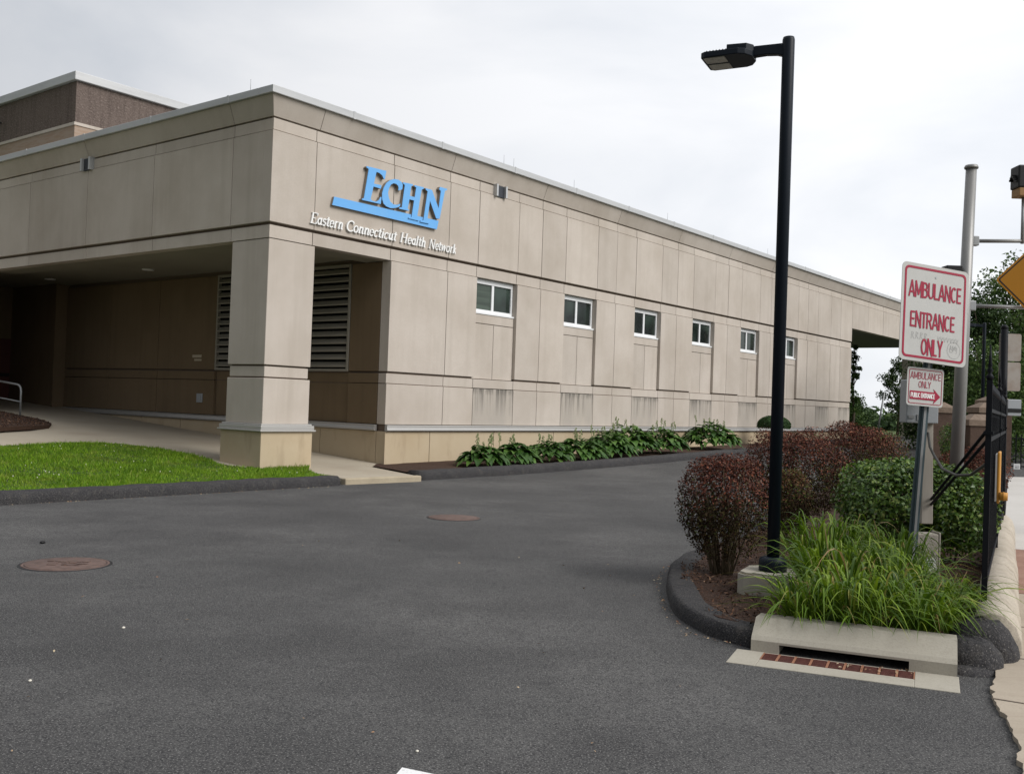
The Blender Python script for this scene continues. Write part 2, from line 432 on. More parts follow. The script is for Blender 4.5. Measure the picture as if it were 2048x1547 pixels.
SIGNW = mat('sign_white', (0.47, 0.47, 0.455), 0.5, layers=[(3, 4, 0.45, 0.75, (0.41, 0.41, 0.395), 0.7)])
SIGNR = mat('sign_red', (0.31, 0.012, 0.042), 0.5)
SCRAWL = mat('pencil_scrawl', (0.385, 0.385, 0.38), 0.8)
AMBER = mat('warning_amber', (0.36, 0.155, 0.006), 0.5)
BOXG = mat('grey_cabinet', (0.33, 0.35, 0.37), 0.5, metal=0.2)
POSTC = mat('concrete_post', (0.36, 0.33, 0.29), 0.9, layers=[((8, 8, 1), 4, 0.4, 0.7, (0.28, 0.255, 0.22), 0.7)])
SIGBACK = mat('sign_back_metal', (0.36, 0.33, 0.30), 0.5, metal=0.4, layers=[(5, 4, 0.45, 0.7, (0.27, 0.21, 0.17), 0.7)])
PAPER = mat('white_paper', (0.72, 0.72, 0.72), 0.8)
INK = mat('grey_print', (0.2, 0.2, 0.22), 0.8)
BLACK = mat('black_plastic', (0.012, 0.012, 0.013), 0.5)
ORANGE = mat('orange_plastic', (0.50, 0.24, 0.04), 0.5)
PIER = mat('brown_pier_brick', (0.085, 0.056, 0.042), 0.95, layers=[(9, 4, 0.4, 0.7, (0.06, 0.038, 0.03), 0.8), (40, 3, .5, .7, (.13, .09, .07), .5)])
PIERCAP = mat('brown_stone_cap', (0.20, 0.15, 0.115), 0.9, layers=[(12, 4, 0.4, 0.7, (0.13, 0.095, 0.07), 0.8)])
DOORM = mat('maroon_door', (0.10, 0.035, 0.028), 0.5)
PAINT = mat('white_road_paint', (0.74, 0.74, 0.74), 0.8, layers=[(60, 3, 0.55, 0.7, (0.35, 0.35, 0.35), 0.6)])
PEB = mat('pale_pebble', (0.6, 0.57, 0.5), 0.8)
LITT = mat('dry_leaf', (0.3, 0.18, 0.1), 0.8, leaf=[(0, (0.20, 0.09, 0.05)), (0.6, (0.36, 0.25, 0.15)), (1, (0.5, 0.45, 0.32))])
CABLE = mat('grey_cable', (0.06, 0.06, 0.055), 0.6)
RAIL = mat('grey_handrail', (0.27, 0.28, 0.28), 0.45, metal=0.3)

# ================================================================= GROUND
def far_lift(x, y): return gz(x, y)
def uvcut(uval):
    p = loc(uval, 0); return ((p.x, p.y, 0), (U.x, U.y, 0))
sheet('ground', [(-700, -300), (900, -300), (900, 1400), (-700, 1400)], lambda x, y: gz(x, y) - 0.05, MEADOW, cuts=[uvcut(2), uvcut(47)])
drv = [loc(-45, -2.3), loc(37, -2.3), loc(37, 0.6), loc(62, 0.6), loc(62, -17), loc(8, -22), loc(-45, -40)]
sheet('driveway', [(p.x, p.y) for p in drv], gz, ASPH, cuts=[uvcut(2), uvcut(47)])
# walkway: one sloped slab under the canopy, front edge at the driveway
def zw(u, v): return 0.05 + (0.062 * v if v > 0 else 0.012 * v)
VC = [((0, 0, 0), (0, 1, 0))]
sheet('walkway', [(0.16, -2.42), (2.12, -2.62), (3.0, -0.1), (3.70, -0.02), (3.70, 19.5), (-14, 19.5), (-14, 3.0), (-0.3, 3.0), (-0.3, -0.2)], zw, WALKC, cuts=VC, frame=BM, skirt=0.3)
ms = MB()
ms.box(-0.02, 2.02, -0.16, 0.0, -0.16, 0.0)
fr = BM @ Matrix.Translation((0.14, -2.44, 0.028)) @ Matrix.Rotation(math.atan2(-0.2, 1.96), 4, 'Z')
tag(ms.build('slab_edge', SLABC, frame=fr, bevel=0.025), kind='structure')
lawn_pts = [(-16, -2.35), (0.05, -2.35), (0.2, -1.7), (0.6, -0.9), (1.28, -0.1), (1.28, 0.02), (-0.05, 0.02), (-0.56, 0.57), (-0.2, 1.5), (-0.09, 2.47), (-0.08, 3.3), (-0.25, 4.1), (-0.55, 4.7), (-0.95, 4.98), (-1.5, 4.98), (-2.17, 4.89), (-2.81, 4.75), (-3.46, 4.53), (-6, 3.6), (-16, 1)]
def zl(u, v): return zw(u, v) + 0.015
sheet('lawn', lawn_pts, zl, SOIL, cuts=VC, frame=BM, skirt=0.05)
mulch_l = [(0.56, 13.2), (0.5, 11.86), (0.58, 10.98), (0.38, 10.1), (0.11, 9.26), (-0.4, 8.4), (-1.24, 7.71), (-2.21, 7.25), (-4, 6.6), (-9, 5), (-9, 13.2)]
def zm(u, v):
    d = min(1.0, 0.5 * max(0, -(u - 0.7)))
    return zw(u, v) + 0.02 + 0.12 * d
sheet('mulch_bed', mulch_l, zm, MULCH, frame=BM, grid=0.4, skirt=0.1)
# bed along the building
def zb(u, v): return gzu(u) + 0.13 + 0.03 * math.sin(u * 2.1) * math.sin(v * 3)
sheet('planting_bed', [(2.5, -2.35), (24, -2.2), (30, -1.0), (36.9, -0.8), (36.9, 0.1), (3.6, 0.1), (3.1, -0.3)], zb, MULCH, frame=BM, grid=0.6)

def berm(name, path, wdt, h, closed=False, jitter=0.012, flat=0.5):
    """asphalt berm: rounded profile swept along a path of (x, y, z)"""
    P = [Vector(p) for p in path]
    # resample
    Q = []
    for i in range(len(P)-1):
        n = max(1, int((P[i+1]-P[i]).length / 0.22))
        for k in range(n):
            Q.append(P[i].lerp(P[i+1], k/n))
    Q.append(P[-1])
    for _ in range(3):
        Q = [Q[0]] + [(Q[i-1]+Q[i]*2+Q[i+1])/4 for i in range(1, len(Q)-1)] + [Q[-1]]
    prof = [(-0.5, -0.15), (-0.47, 0.5), (-0.42, 0.82), (-0.36, 0.95), (-0.27, 1.0), (0.27, 1.0), (0.37, 0.94), (0.44, 0.78), (0.5, 0.4), (0.5, -0.15)]
    vs, fs = [], []
    n = len(prof)
    for i, p in enumerate(Q):
        d = (Q[min(i+1, len(Q)-1)]-Q[max(i-1, 0)]); d.z = 0; d.normalize()
        nn = Vector((d.y, -d.x, 0))
        j = random.uniform(-jitter, jitter); jh = random.uniform(-jitter, jitter) * 0.6
        for a, b in prof:
            vs.append(p + nn * (a*wdt + j + random.uniform(-.006, .006)) + Vector((0, 0, b*h + (jh + random.uniform(-.005, .005) if b > 0.3 else 0))))
    for i in range(len(Q)-1):
        for k in range(n-1):
            fs.append((i*n+k, (i+1)*n+k, (i+1)*n+k+1, i*n+k+1))
    fs.append(tuple(range(n))); fs.append(tuple((len(Q)-1)*n+k for k in range(n))[::-1])
    mb = MB().add(vs, fs, 0, True)
    o = mb.build(name, BERM)
    bm = bmesh.new(); bm.from_mesh(o.data); bmesh.ops.recalc_face_normals(bm, faces=bm.faces[:]); bm.to_mesh(o.data); bm.free()
    return tag(o, kind='structure')
def Lp(u, v, dz=0.0):
    p = loc(u, v); return (p.x, p.y, gzu(u) + dz)
berm('curb', [Lp(-16, -2.48), Lp(-5, -2.48), Lp(-0.1, -2.46)], 0.42, 0.185)
berm('curb', [Lp(2.3, -2.40), Lp(5, -2.68), Lp(9, -2.78), Lp(13, -2.62), Lp(18, -2.3), Lp(24, -1.9), Lp(30, -1.2), Lp(36.5, -0.9)], 0.44, 0.20)

# ================================================================= MAIN BUILDING
B = empty('medical_building', (CX, CY, 0), 'long beige precast concrete building with blue lettered corner and open entrance canopy', 'building', rz=ROTZ)
G_ = 0.009    # half joint
wall = MB()
D_ = 0.26
def pB(u0, u1, z0, z1, pr=0.0, mi=0, g0=True, g1=True, gz0=True, gz1=True):
    wall.box(u0+(G_ if g0 else 0), u1-(G_ if g1 else 0), -pr, D_, z0+(G_ if gz0 else 0), z1-(G_ if gz1 else 0), mi)
def pA(v0, v1, z0, z1, pr=0.0, mi=0, g0=True, g1=True, x0=0.0, d=D_):
    wall.box(x0-pr, x0+d, v0+(G_ if g0 else 0), v1-(G_ if g1 else 0), z0+G_, z1-G_, mi)
# upper joints along B
ups = [0, 1.21, 3.72, 5.83, 7.05]
for k in range(6):
    ups += [8.85 + 4.2*k, 10.0 + 4.2*k, 11.25 + 4.2*k]
ups = ups[:-1] + [31.05, 32.3, 34.0, 35.35, 37.0, 39.5, 41.95, 44.3, 46.7, 49.2, 51.7]
ups = sorted(set(round(x, 2) for x in ups))
lows = [x for x in ups if 3.7 <= x <= 37.01]
wins = [7.05 + 4.2*k for k in range(6)]
def inbay(u0, u1): return any(u0 >= w0-0.02 and u1 <= w0+1.82 for w0 in wins)
zf0, zf1 = 7.465, 7.735      # frieze
zu0 = 5.425
for a, b in zip(ups[:-1], ups[1:]):
    first = a == 0
    pr = random.uniform(0.0, 0.006)
    zlow = zu0 + 0.02 if b <= 37.01 else 6.13
    pB(a if not first else -0.045, b, zlow, zf0, 0.045+pr, g0=not first)
    pB(a if not first else -0.02, b, zf0, zf1, 0.02+pr, g0=not first)
    if b <= 37.01:
        pB(a if not first else -0.01, b, 5.095, zu0-0.03, 0.01, g0=not first)
for i, (a, b) in enumerate(zip(lows[:-1], lows[1:])):
    g0 = a > 3.8
    bay = inbay(a, b)
    if bay:
        mid = (a+b)/2
        pB(a, mid, 2.31, 3.85, -0.05, g0=False); pB(mid, b, 2.31, 3.85, -0.05, g1=False)
        pB(a, b, 3.85, 4.12, -0.05, g0=False, g1=False)
    else:
        pB(a, b, 2.345, 5.095, 0.05, g0=g0)
    pB(a, b, 2.05, 2.31, 0.012, g0=g0)
    pB(a, b, 1.03, 2.05, 0.03, 1 if bay or (a > 31 and i % 2) else 0, g0=g0)
# base
bs = [3.72, 5.35, 8.0, 10.9, 13.8, 16.7, 19.6, 22.5, 25.4, 28.3, 31.2, 34.1, 37.0]
for a, b in zip(bs[:-1], bs[1:]): pB(a, b, -0.4, 0.87, 0.05, 2, g0=a > 3.8)
# A side upper rows (v direction)
upA = [D_, 1.35, 4.5, 7.6, 10.7, 13.8, 16.9, 19.5]
for a, b in zip(upA[:-1], upA[1:]):
    g0 = a > 0.3
    pA(a, b, zu0+0.02, zf0, 0.045, g0=g0)
    pA(a, b, zf0, zf1, 0.02, g0=g0)
    pA(a, b, 5.095, zu0-0.03, 0.01, g0=g0)
wall.box(0.0, 0.35, 13.4, 19.5, -0.3, 5.08, 0)  # added closure wall, out of view, keeps light out of the alcove
wo = wall.build('wall', [PRECAST, STAIN, BASEC], B, bevel=0.006)
# dark joint core behind the panels
core = MB()
core.box(0.05, 36.95, 0.06, 0.38, 5.12, 8.1)
core.box(37.0, 51.6, 0.06, 0.38, 6.2, 8.1)
core.box(3.78, 36.9, 0.245, 0.5, -0.4, 5.1)
for a in [3.72] + wins:   # fill behind pier panels up to their joints
    pass
pier_edges = [3.72] + [x for w0 in wins for x in (w0, w0+1.8)] + [37.0]
for a, b in zip(pier_edges[0::2], pier_edges[1::2]):
    core.box(a+0.05, b-0.05, 0.0, 0.24, 1.0, 5.09)
for w0 in wins:
    core.box(w0-0.04, w0+1.84, 0.10, 0.24, 0.9, 4.1)
core.box(0.06, 0.38, 0.4, 19.4, 5.12, 8.1)
core.box(3.77, 36.9, 0.0, 0.24, -0.4, 1.0)
core.build('wall_core', JOINT, B)
# cornice: slanted course, mitred at the corner
cor = MB()
ZC0, ZC1, OUT = 7.765, 8.19, 0.19
def cseg(a, b, face, g=0.008):
    # section (depth, z): wall plane -> outwards
    if face == 'B':
        def P(t, o, z): return (t, -o, z)
    else:
        def P(t, o, z): return (-o, t, z)
    s0, s1 = a + (g if a > 0.01 else 0), b - g
    lo0, hi0 = (s0 if a > 0.01 else -0.03), (s0 if a > 0.01 else -OUT)
    d0 = lo0 if a > 0.01 else 0.3
    vs = [P(lo0, 0.03, ZC0), P(s1, 0.03, ZC0), P(s1, OUT, ZC1), P(hi0, OUT, ZC1),
          P(d0 if a < 0.01 else s0, -0.3, ZC0), P(s1, -0.3, ZC0), P(s1, -0.3, ZC1), P(d0 if a < 0.01 else s0, -0.3, ZC1)]
    fs = [(0, 1, 2, 3), (4, 7, 6, 5), (3, 2, 6, 7), (0, 4, 5, 1), (1, 5, 6, 2), (0, 3, 7, 4)]
    if face == 'A': fs = [f[::-1] for f in fs]
    cor.add(vs, fs)
cj = [0, 1.3, 5.85, 10.0, 14.2, 18.4, 22.6, 26.8, 31.0, 35.3, 39.5, 44.3, 48.0, 51.7]
for a, b in zip(cj[:-1], cj[1:]): cseg(a, b, 'B')
cja = [0, 1.35, 7.6, 13.8, 19.5]
for a, b in zip(cja[:-1], cja[1:]): cseg(a, b, 'A')
cor.build('cornice', PRECAST, B)
cop = MB()
O2 = OUT + 0.065
cop.box(-O2, 51.8, -O2, 0.25, 8.195, 8.36)
cop.box(-O2, 0.25, 0.25, 19.6, 8.195, 8.36)
cop.build('coping', COPING, B, bevel=0.012)
for u_ in np.arange(2.1, 51, 3.1): MB().box(u_, u_+0.07, -O2-0.006, 0.2, 8.19, 8.366).build('coping_seam', COPING, B)
for v_ in np.arange(1.3, 19, 3.1): MB().box(-O2-0.006, 0.2, v_, v_+0.07, 8.19, 8.366).build('coping_seam', COPING, B)
rf = MB()
rf.box(0.25, 51.5, 0.25, 14.4, 8.06, 8.2)
rf.box(0.25, 3.1, 14.4, 19.5, 8.06, 8.2)
rf.build('roof', mat('roof_membrane', (0.3, 0.3, 0.3), 0.9), B)
# moulded aluminium trim above the base
tr = MB()
tp = [(0.0, 0.875), (0.085, 0.875), (0.10, 0.90), (0.085, 0.925), (0.075, 0.985), (0.09, 1.0), (0.07, 1.02), (0.0, 1.025)]
tr.prism(tp, 3.72-0.0, 37.0, lambda p, q, t: (t, -0.03-p, q))
tr.prism(tp, 0.26, 15.5, lambda p, q, t: (3.72+0.01-p, t, q))
tr.build('base_trim', TRIM, B)
# windows
def window(w0):
    f = MB()
    u0, u1, z0, z1, y0, y1 = w0+0.0, w0+1.8, 4.13, 5.09, 0.11, 0.2
    fwid = 0.075
    f.box(u0, u1, y0, y1, z0, z0+0.12); f.box(u0, u1, y0, y1, z1-0.13, z1)
    f.box(u0, u0+fwid, y0+0.004, y1, z0+0.12, z1-0.13); f.box(u1-fwid, u1, y0+0.004, y1, z0+0.12, z1-0.13)
    f.box((u0+u1)/2-0.05, (u0+u1)/2+0.05, y0+0.008, y1, z0+0.12, z1-0.13)
    win = f.build('window', WINFR, B, bevel=0.006)
    for a, b in ((u0+fwid, (u0+u1)/2-0.05), ((u0+u1)/2+0.05, u1-fwid)):
        MB().box(a, b, y0+0.045, y0+0.06, z0+0.12, z1-0.13).build('pane', GLASSB if (w0 < 7.2 and a < w0+.5) else GLASS, win)
    MB().box(u0-0.0, u1, 0.03, 0.11, 4.115, 4.16).build('sill', WINFR, win)
for w0 in wins: window(w0)
# corner column
colm = MB()
c1 = 1.30
colm.box(-0.07, c1+0.07, -0.07, c1+0.07, -0.35, 0.86, 1)
colm.box(0.0, c1, 0.0, c1, 1.03, 2.03); colm.box(0.035, c1-0.035, 0.035, c1-0.035, 2.06, 2.29)
colm.box(0.0, c1, 0.0, c1, 2.325, 5.09)
colm.build('column', [PRECAST, BASEC], B, bevel=0.012)
MB().box(0.07, c1-0.07, 0.07, c1-0.07, 0.8, 5.2).build('column_core', JOINT, B)
tc_ = MB()
for z0, z1, e in ((0.86, 0.9, 0.13), (0.9, 0.99, 0.10), (0.99, 1.03, 0.06)):
    tc_.box(-e, c1+e, -e, c1+e, z0, z1)
tc_.build('column_trim', TRIM, B, bevel=0.012)
# recess under the canopy
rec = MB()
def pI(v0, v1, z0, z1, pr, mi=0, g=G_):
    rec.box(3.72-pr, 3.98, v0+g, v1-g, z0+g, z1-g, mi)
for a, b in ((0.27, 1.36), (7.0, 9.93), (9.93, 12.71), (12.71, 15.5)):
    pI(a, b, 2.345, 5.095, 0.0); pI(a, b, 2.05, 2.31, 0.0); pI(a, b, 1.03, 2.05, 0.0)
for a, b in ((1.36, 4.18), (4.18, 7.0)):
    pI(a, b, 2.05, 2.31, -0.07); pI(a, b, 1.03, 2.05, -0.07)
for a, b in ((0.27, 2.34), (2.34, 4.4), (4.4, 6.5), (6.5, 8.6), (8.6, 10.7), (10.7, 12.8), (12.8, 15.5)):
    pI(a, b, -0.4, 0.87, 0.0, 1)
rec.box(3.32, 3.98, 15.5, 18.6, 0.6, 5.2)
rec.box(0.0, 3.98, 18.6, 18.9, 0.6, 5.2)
rec.build('recess_wall', [INNER_SHADED, BASEC], B, bevel=0.006)
rc = MB(); rc.box(3.8, 4.4, 0.5, 19.2, -0.4, 5.2); rc.build('recess_core', JOINT, B)
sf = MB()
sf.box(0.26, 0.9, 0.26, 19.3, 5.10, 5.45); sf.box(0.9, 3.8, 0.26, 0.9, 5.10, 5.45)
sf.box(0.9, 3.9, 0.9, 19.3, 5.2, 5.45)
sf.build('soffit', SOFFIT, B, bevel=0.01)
for v_ in (8.61, 14.26):
    dl = MB().lathe([(0.17, 0), (0.17, -0.03), (0.13, -0.035)], 20, (2.45, v_, 5.2)).build('downlight', WINFR, B)
lo = MB()
lo.box(3.70, 3.80, 1.37, 1.44, 2.34, 5.09); lo.box(3.70, 3.80, 6.93, 6.99, 2.34, 5.09)
lo.box(3.70, 3.80, 1.44, 6.93, 2.34, 2.40); lo.box(3.70, 3.80, 1.44, 6.93, 5.02, 5.09)
lou = lo.build('louvre', LOUV, B)
MB().box(3.795, 3.80, 1.4, 6.95, 2.36, 5.05).build('louvre_back', DARK, lou)
sl = MB()
n = 13
for k in range(n):
    z = 2.42 + (k+0.5)*(2.6/n)
    sl.prism([(3.705, z-0.075), (3.79, z+0.045), (3.79, z+0.065), (3.70, z-0.045)], 1.44, 6.93, lambda p, q, t: (p, t, q))
sl.build('louvre_slat', LOUV, lou)
ob = MB(); ob.box(3.69, 3.72, 7.52, 7.80, 1.38, 1.64); ob.box(3.675, 3.69, 7.58, 7.74, 1.43, 1.59)
ob.build('outlet_box', BOXG, B, bevel=0.008)
pq = MB(); pq.box(3.706, 3.72, 7.65, 8.1, 2.70, 2.78); pq.box(3.706, 3.72, 7.65, 8.0, 2.60, 2.66); pq.build('small_plaque', mat('bronze_plaque', (0.42, 0.36, 0.27), .6), B)
dr = MB(); dr.box(2.45, 3.30, 18.53, 18.6, 0.95, 3.35)
door = dr.build('door', DOORM, B)
db = MB(); db.box(2.5, 3.25, 18.46, 18.53, 2.0, 2.12); db.build('push_bar', BLACK, door)
# scuppers
def scupper(fr_):
    s_ = MB()
    s_.box(-0.24, -0.17, -0.12, 0.1, -0.16, 0.17); s_.box(0.17, 0.24, -0.12, 0.1, -0.16, 0.17)
    o = s_.build('scupper', COPING, B, frame=fr_)
    q_ = MB(); q_.box(-0.17, 0.17, -0.05, 0.1, -0.16, 0.16); q_.build('scupper_throat', mat('scupper_shadow_steel', (0.05, 0.055, 0.065), 0.5, metal=.3), o)
scupper(Matrix.Translation((7.88, -0.03, 7.60)))
scupper(Matrix.Translation((-0.03, 7.6, 7.60)) @ Matrix.Rotation(-math.pi/2, 4, 'Z'))
# far canopy
fc = MB()
fc.box(37.0, 51.3, 0.26, 8.6, 6.15, 6.35)
fc.box(51.3, 51.7, 0.26, 8.6, 6.13, 8.1)
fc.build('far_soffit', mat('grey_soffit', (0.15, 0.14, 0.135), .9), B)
MB().box(50.5, 51.7, 0.26, 1.4, 0.2, 6.13).build('far_column', PRECAST, B)
MB().box(50.5, 51.7, 7.2, 8.5, 0.2, 6.13).build('far_column', PRECAST, B)
ew = MB(); ew.box(36.5, 37.0, 0.262, 14.4, -0.2, 8.1); ew.build('end_wall', PRECAST, B)
for u_ in [7.6, 8.05, 11.1, 17.0, 25.7, 38, 42]:
    MB().tube([(u_+0.3, -0.15, 8.36), (u_+0.3, -0.15, 8.36+0.27)], 0.005, 5).build('lightning_rod', GALV, B)
MB().tube([(-0.2, 0.6, 8.36), (-0.2, 0.6, 8.62)], 0.005, 5).build('lightning_rod', GALV, B)
MB().box(-0.1, 9.0, 0, 0.08, -0.3, 0.02).box(-0.1, 9.0, -0.012, 0, -0.3, -0.03).build('brick_ledge', TAN, B, frame=Matrix.Translation((3.9, -0.11, 0.0)))

# ---- wall letters
GLY = {
'E': [(2.68,7.21),(3.33,7.23),(3.29,7.02),(3.25,7.02),(3.2,7.09),(3.11,7.13),(3.0,7.14),(2.93,6.84),(3.18,6.85),(3.17,6.76),(2.92,6.77),(2.84,6.45),(2.89,6.42),(3.03,6.42),(3.12,6.48),(3.16,6.56),(3.2,6.56),(3.18,6.39),(2.56,6.38),(2.56,6.41),(2.62,6.43),(2.74,7.13),(2.73,7.16),(2.66,7.18)],
'C': [(3.76,6.84),(3.81,6.85),(3.9,6.89),(3.91,7.01),(3.87,7.06),(3.76,7.1),(3.62,7.09),(3.48,7.04),(3.35,6.94),(3.26,6.81),(3.21,6.66),(3.22,6.52),(3.27,6.42),(3.37,6.37),(3.51,6.35),(3.63,6.37),(3.75,6.41),(3.84,6.46),(3.85,6.52),(3.73,6.47),(3.61,6.46),(3.5,6.51),(3.44,6.6),(3.41,6.71),(3.44,6.83),(3.5,6.93),(3.59,6.98),(3.68,6.98),(3.75,6.95),(3.77,6.89)],
'H': [(3.93,7.07),(4.28,7.09),(4.27,7.05),(4.22,7.03),(4.18,6.78),(4.36,6.78),(4.4,7.03),(4.33,7.05),(4.35,7.08),(4.69,7.09),(4.67,7.05),(4.6,7.02),(4.47,6.28),(4.54,6.25),(4.54,6.21),(4.16,6.21),(4.17,6.24),(4.27,6.26),(4.34,6.69),(4.17,6.69),(4.12,6.44),(4.17,6.43),(4.16,6.4),(3.82,6.39),(3.83,6.43),(3.91,6.44),(3.99,7.01),(3.92,7.04)],
'N': [(4.73,7.08),(4.98,7.08),(5.26,6.65),(5.32,7.12),(5.25,7.15),(5.29,7.22),(5.57,7.22),(5.55,7.18),(5.48,7.16),(5.31,6.39),(5.18,6.38),(4.92,6.79),(4.84,6.26),(4.93,6.24),(4.92,6.2),(4.59,6.19),(4.6,6.23),(4.7,6.25),(4.82,7.01),(4.74,7.05)],
'bar': [(1.71,6.3),(5.31,6.34),(5.25,6.11),(1.66,6.1)]}
LG = empty('logo_sign', loc(3.5, -0.082, 6.7), 'sky blue raised ECHN letters over a slanted bar on the beige upper wall', 'sign', rz=ROTZ)
def glyph(name, pts, y0, y1):
    p = [(a-3.5, b-6.7) for a, b in pts]
    mb = MB()
    mb.prism(p, y0, y1-0.006, lambda a, b, t: (a, t, b), 1)
    # coloured face: a thin layer on the front
    mb.prism(p, y0-0.014, y0, lambda a, b, t: (a, t, b), 0)
    o = mb.build(name, [BLUE, BLUEEDGE], LG)
    bm = bmesh.new(); bm.from_mesh(o.data)
    bmesh.ops.triangulate(bm, faces=[f for f in bm.faces if len(f.verts) > 4])
    bmesh.ops.recalc_face_normals(bm, faces=bm.faces[:]); bm.to_mesh(o.data); bm.free()
    return o
glyph('bar', GLY['bar'], -0.03, 0.04)
for k_ in 'ECHN':
    off = {'E': 0, 'C': 0.004, 'H': 0.0, 'N': 0.006}[k_]
    glyph('letter', GLY[k_], -0.055-off, 0.03)
# stroke font with serifs, slanted
T, t_ = 0.125, 0.05
def arc(cx, cy, rx, ry, a0, a1, n=10):
    return [(cx+rx*math.cos(R(a0+(a1-a0)*i/n)), cy+ry*math.sin(R(a0+(a1-a0)*i/n))) for i in range(n+1)]
X = 0.66
def stem(x, y0, y1, serif=True, sl=0.09):
    o = [([(x, y0), (x, y1)], T)]
    if serif: o.append(([(x-0.07, y0+.03), (x+sl+.02, y0+.03)], t_))
    return o
FONT = {
'E': (0.62, stem(.14, 0, 1) + [([(.05, .03), (.56, .03), (.60, .2)], t_*1.3), ([(.05, .97), (.56, .97), (.56, .8)], t_*1.3), ([(.14, .52), (.42, .52)], t_*1.3)]),
'C': (0.66, [(arc(.40, .5, .33, .48, 50, 310, 16), .11), ([(.62, .7), (.62, .95)], t_)]),
'H': (0.80, stem(.16, 0, 1) + stem(.62, 0, 1) + [([(.16, .52), (.62, .52)], t_*1.2), ([(.06, .97), (.28, .97)], t_), ([(.52, .97), (.74, .97)], t_)]),
'N': (0.80, [([(.14, 0), (.14, 1)], t_*1.2), ([(.14, .97), (.62, .03)], T), ([(.64, 0), (.64, 1)], t_*1.2), ([(.04, .03), (.25, .03)], t_), ([(.54, .97), (.76, .97)], t_)]),
'a': (0.50, [(arc(.22, .31, .16, .28, 40, 330, 12), .10), ([(.38, X), (.38, .05), (.47, .06)], T*.85)]),
's': (0.38, [(arc(.19, .48, .12, .15, 30, 250, 8) + arc(.19, .18, .13, .15, 80, -150, 8), .095)]),
't': (0.32, [([(.15, .85), (.15, .08), (.28, .05)], T*.9), ([(.0, X-.02), (.31, X-.02)], t_*1.9)]),
'e': (0.44, [(arc(.22, .32, .17, .30, 0, 320, 14), .10), ([(.06, .34), (.39, .34)], t_)]),
'r': (0.40, stem(.13, 0, X) + [([(.13, .45), (.24, .6), (.36, .6)], .09)]),
'n': (0.52, stem(.12, 0, X) + [([(.12, .46), (.25, .61), (.38, .58), (.39, .04), (.48, .04)], .12)]),
'o': (0.48, [(arc(.24, .32, .18, .30, 0, 360, 16), .10)]),
'c': (0.42, [(arc(.23, .32, .17, .30, 40, 315, 12), .10)]),
'i': (0.26, stem(.12, 0, X) + [([(.12, .80), (.12, .93)], T)]),
'u': (0.52, [([(.12, X), (.12, .15), (.22, .05), (.38, .2)], .12), ([(.39, X), (.39, .04), (.48, .04)], T*.9)]),
'l': (0.26, stem(.12, 0, 1)),
'h': (0.52, stem(.12, 0, 1) + [([(.12, .46), (.25, .61), (.38, .58), (.39, .04), (.48, .04)], .12)]),
'w': (0.70, [([(.08, X), (.18, .03)], .12), ([(.18, .03), (.34, X)], t_), ([(.34, X), (.46, .03)], .12), ([(.46, .03), (.62, X)], t_)]),
'k': (0.54, stem(.12, 0, 1) + [([(.14, .3), (.40, .62)], t_), ([(.22, .38), (.44, .03)], .12)]),
}
def word_mesh(word, cap, sx, slant, y0, y1):
    mb = MB(); x = 0; ns = 0
    for ch in word:
        wd, strokes = FONT[ch]
        for pts, wdt in strokes:
            h = wdt/2
            for i in range(len(pts)-1):
                (ax, ay), (bx, by) = pts[i], pts[i+1]
                dx, dy = bx-ax, by-ay
                l = math.hypot(dx, dy)
                if l < 1e-6: continue
                e = 0.02 if len(pts) > 2 else 0.0
                dx /= l; dy /= l
                q = [(ax-dx*e-dy*h, ay-dy*e+dx*h), (bx+dx*e-dy*h, by+dy*e+dx*h), (bx+dx*e+dy*h, by+dy*e-dx*h), (ax-dx*e+dy*h, ay-dy*e-dx*h)]
                q = [((x+a+slant*b)*sx, b*cap) for a, b in q]
                ns += 1
                mb.prism(q, y0-0.0006*(ns % 17), y1, lambda a, b, t: (a, t, b))
        x += wd
    return mb, x*sx
LT = empty('lettering_sign', loc(1.05, -0.072, 5.585), 'white italic lettering Eastern Connecticut Health Network under the blue letters', 'sign', rz=ROTZ)
words = ['Eastern', 'Connecticut', 'Health', 'Network']
starts = [1.05, 2.13, 3.94, 5.0]
ends = [2.03, 3.80, 4.87, 6.08]
for wd, a, b in zip(words, starts, ends):
    mb, L_ = word_mesh(wd, 0.255, 1.0, 0.16, -0.022, 0.014)
    sx = (b-a)/(L_)
    mb, _ = word_mesh(wd, 0.255, sx, 0.16, -0.022, 0.014)
    mb.build('word', WHITE, LT, frame=Matrix.Translation((a-1.05, 0, 0)))

# ---- brown block behind
BR = empty('brown_building', loc(3.16, 14.45, 8.2), 'dark brown split-block storey with pale metal coping rising behind the beige roof', 'building', rz=ROTZ)
b_ = MB(); b_.box(0.0, 24, 0, 30, 2.33, 3.72); b_.build('wall', BROWN, BR)
b_ = MB(); b_.box(-0.02, 24, -0.02, 30, 0.0, 2.28); b_.build('brick_band', TAN, BR)
b_ = MB(); b_.box(-0.05, 4.2, -0.05, 30, 2.24, 2.34); b_.build('ledge', PRECAST, BR)
b_ = MB(); b_.box(-0.12, 24.1, -0.12, 30, 3.73, 4.02); b_.build('coping', COPING, BR, bevel=0.02)
WL = empty('wall_lantern', loc(3.16, 19.72, 11.3), 'dark wall lantern with amber top on the brown block at the photo edge', 'lamp', rz=ROTZ)
MB().box(-0.5, 0, -0.03, 0.03, -0.05, 0.0).build('bracket', BLACK, WL)
MB().lathe([(0.06, 0.0), (0.17, 0.02), (0.19, 0.12), (0.12, 0.2)], 12, (-0.45, 0, -0.14)).build('shade', BLACK, WL)
MB().lathe([(0.10, 0.0), (0.09, 0.1), (0.04, 0.14)], 12, (-0.45, 0, 0.06)).build('lens', ORANGE, WL)

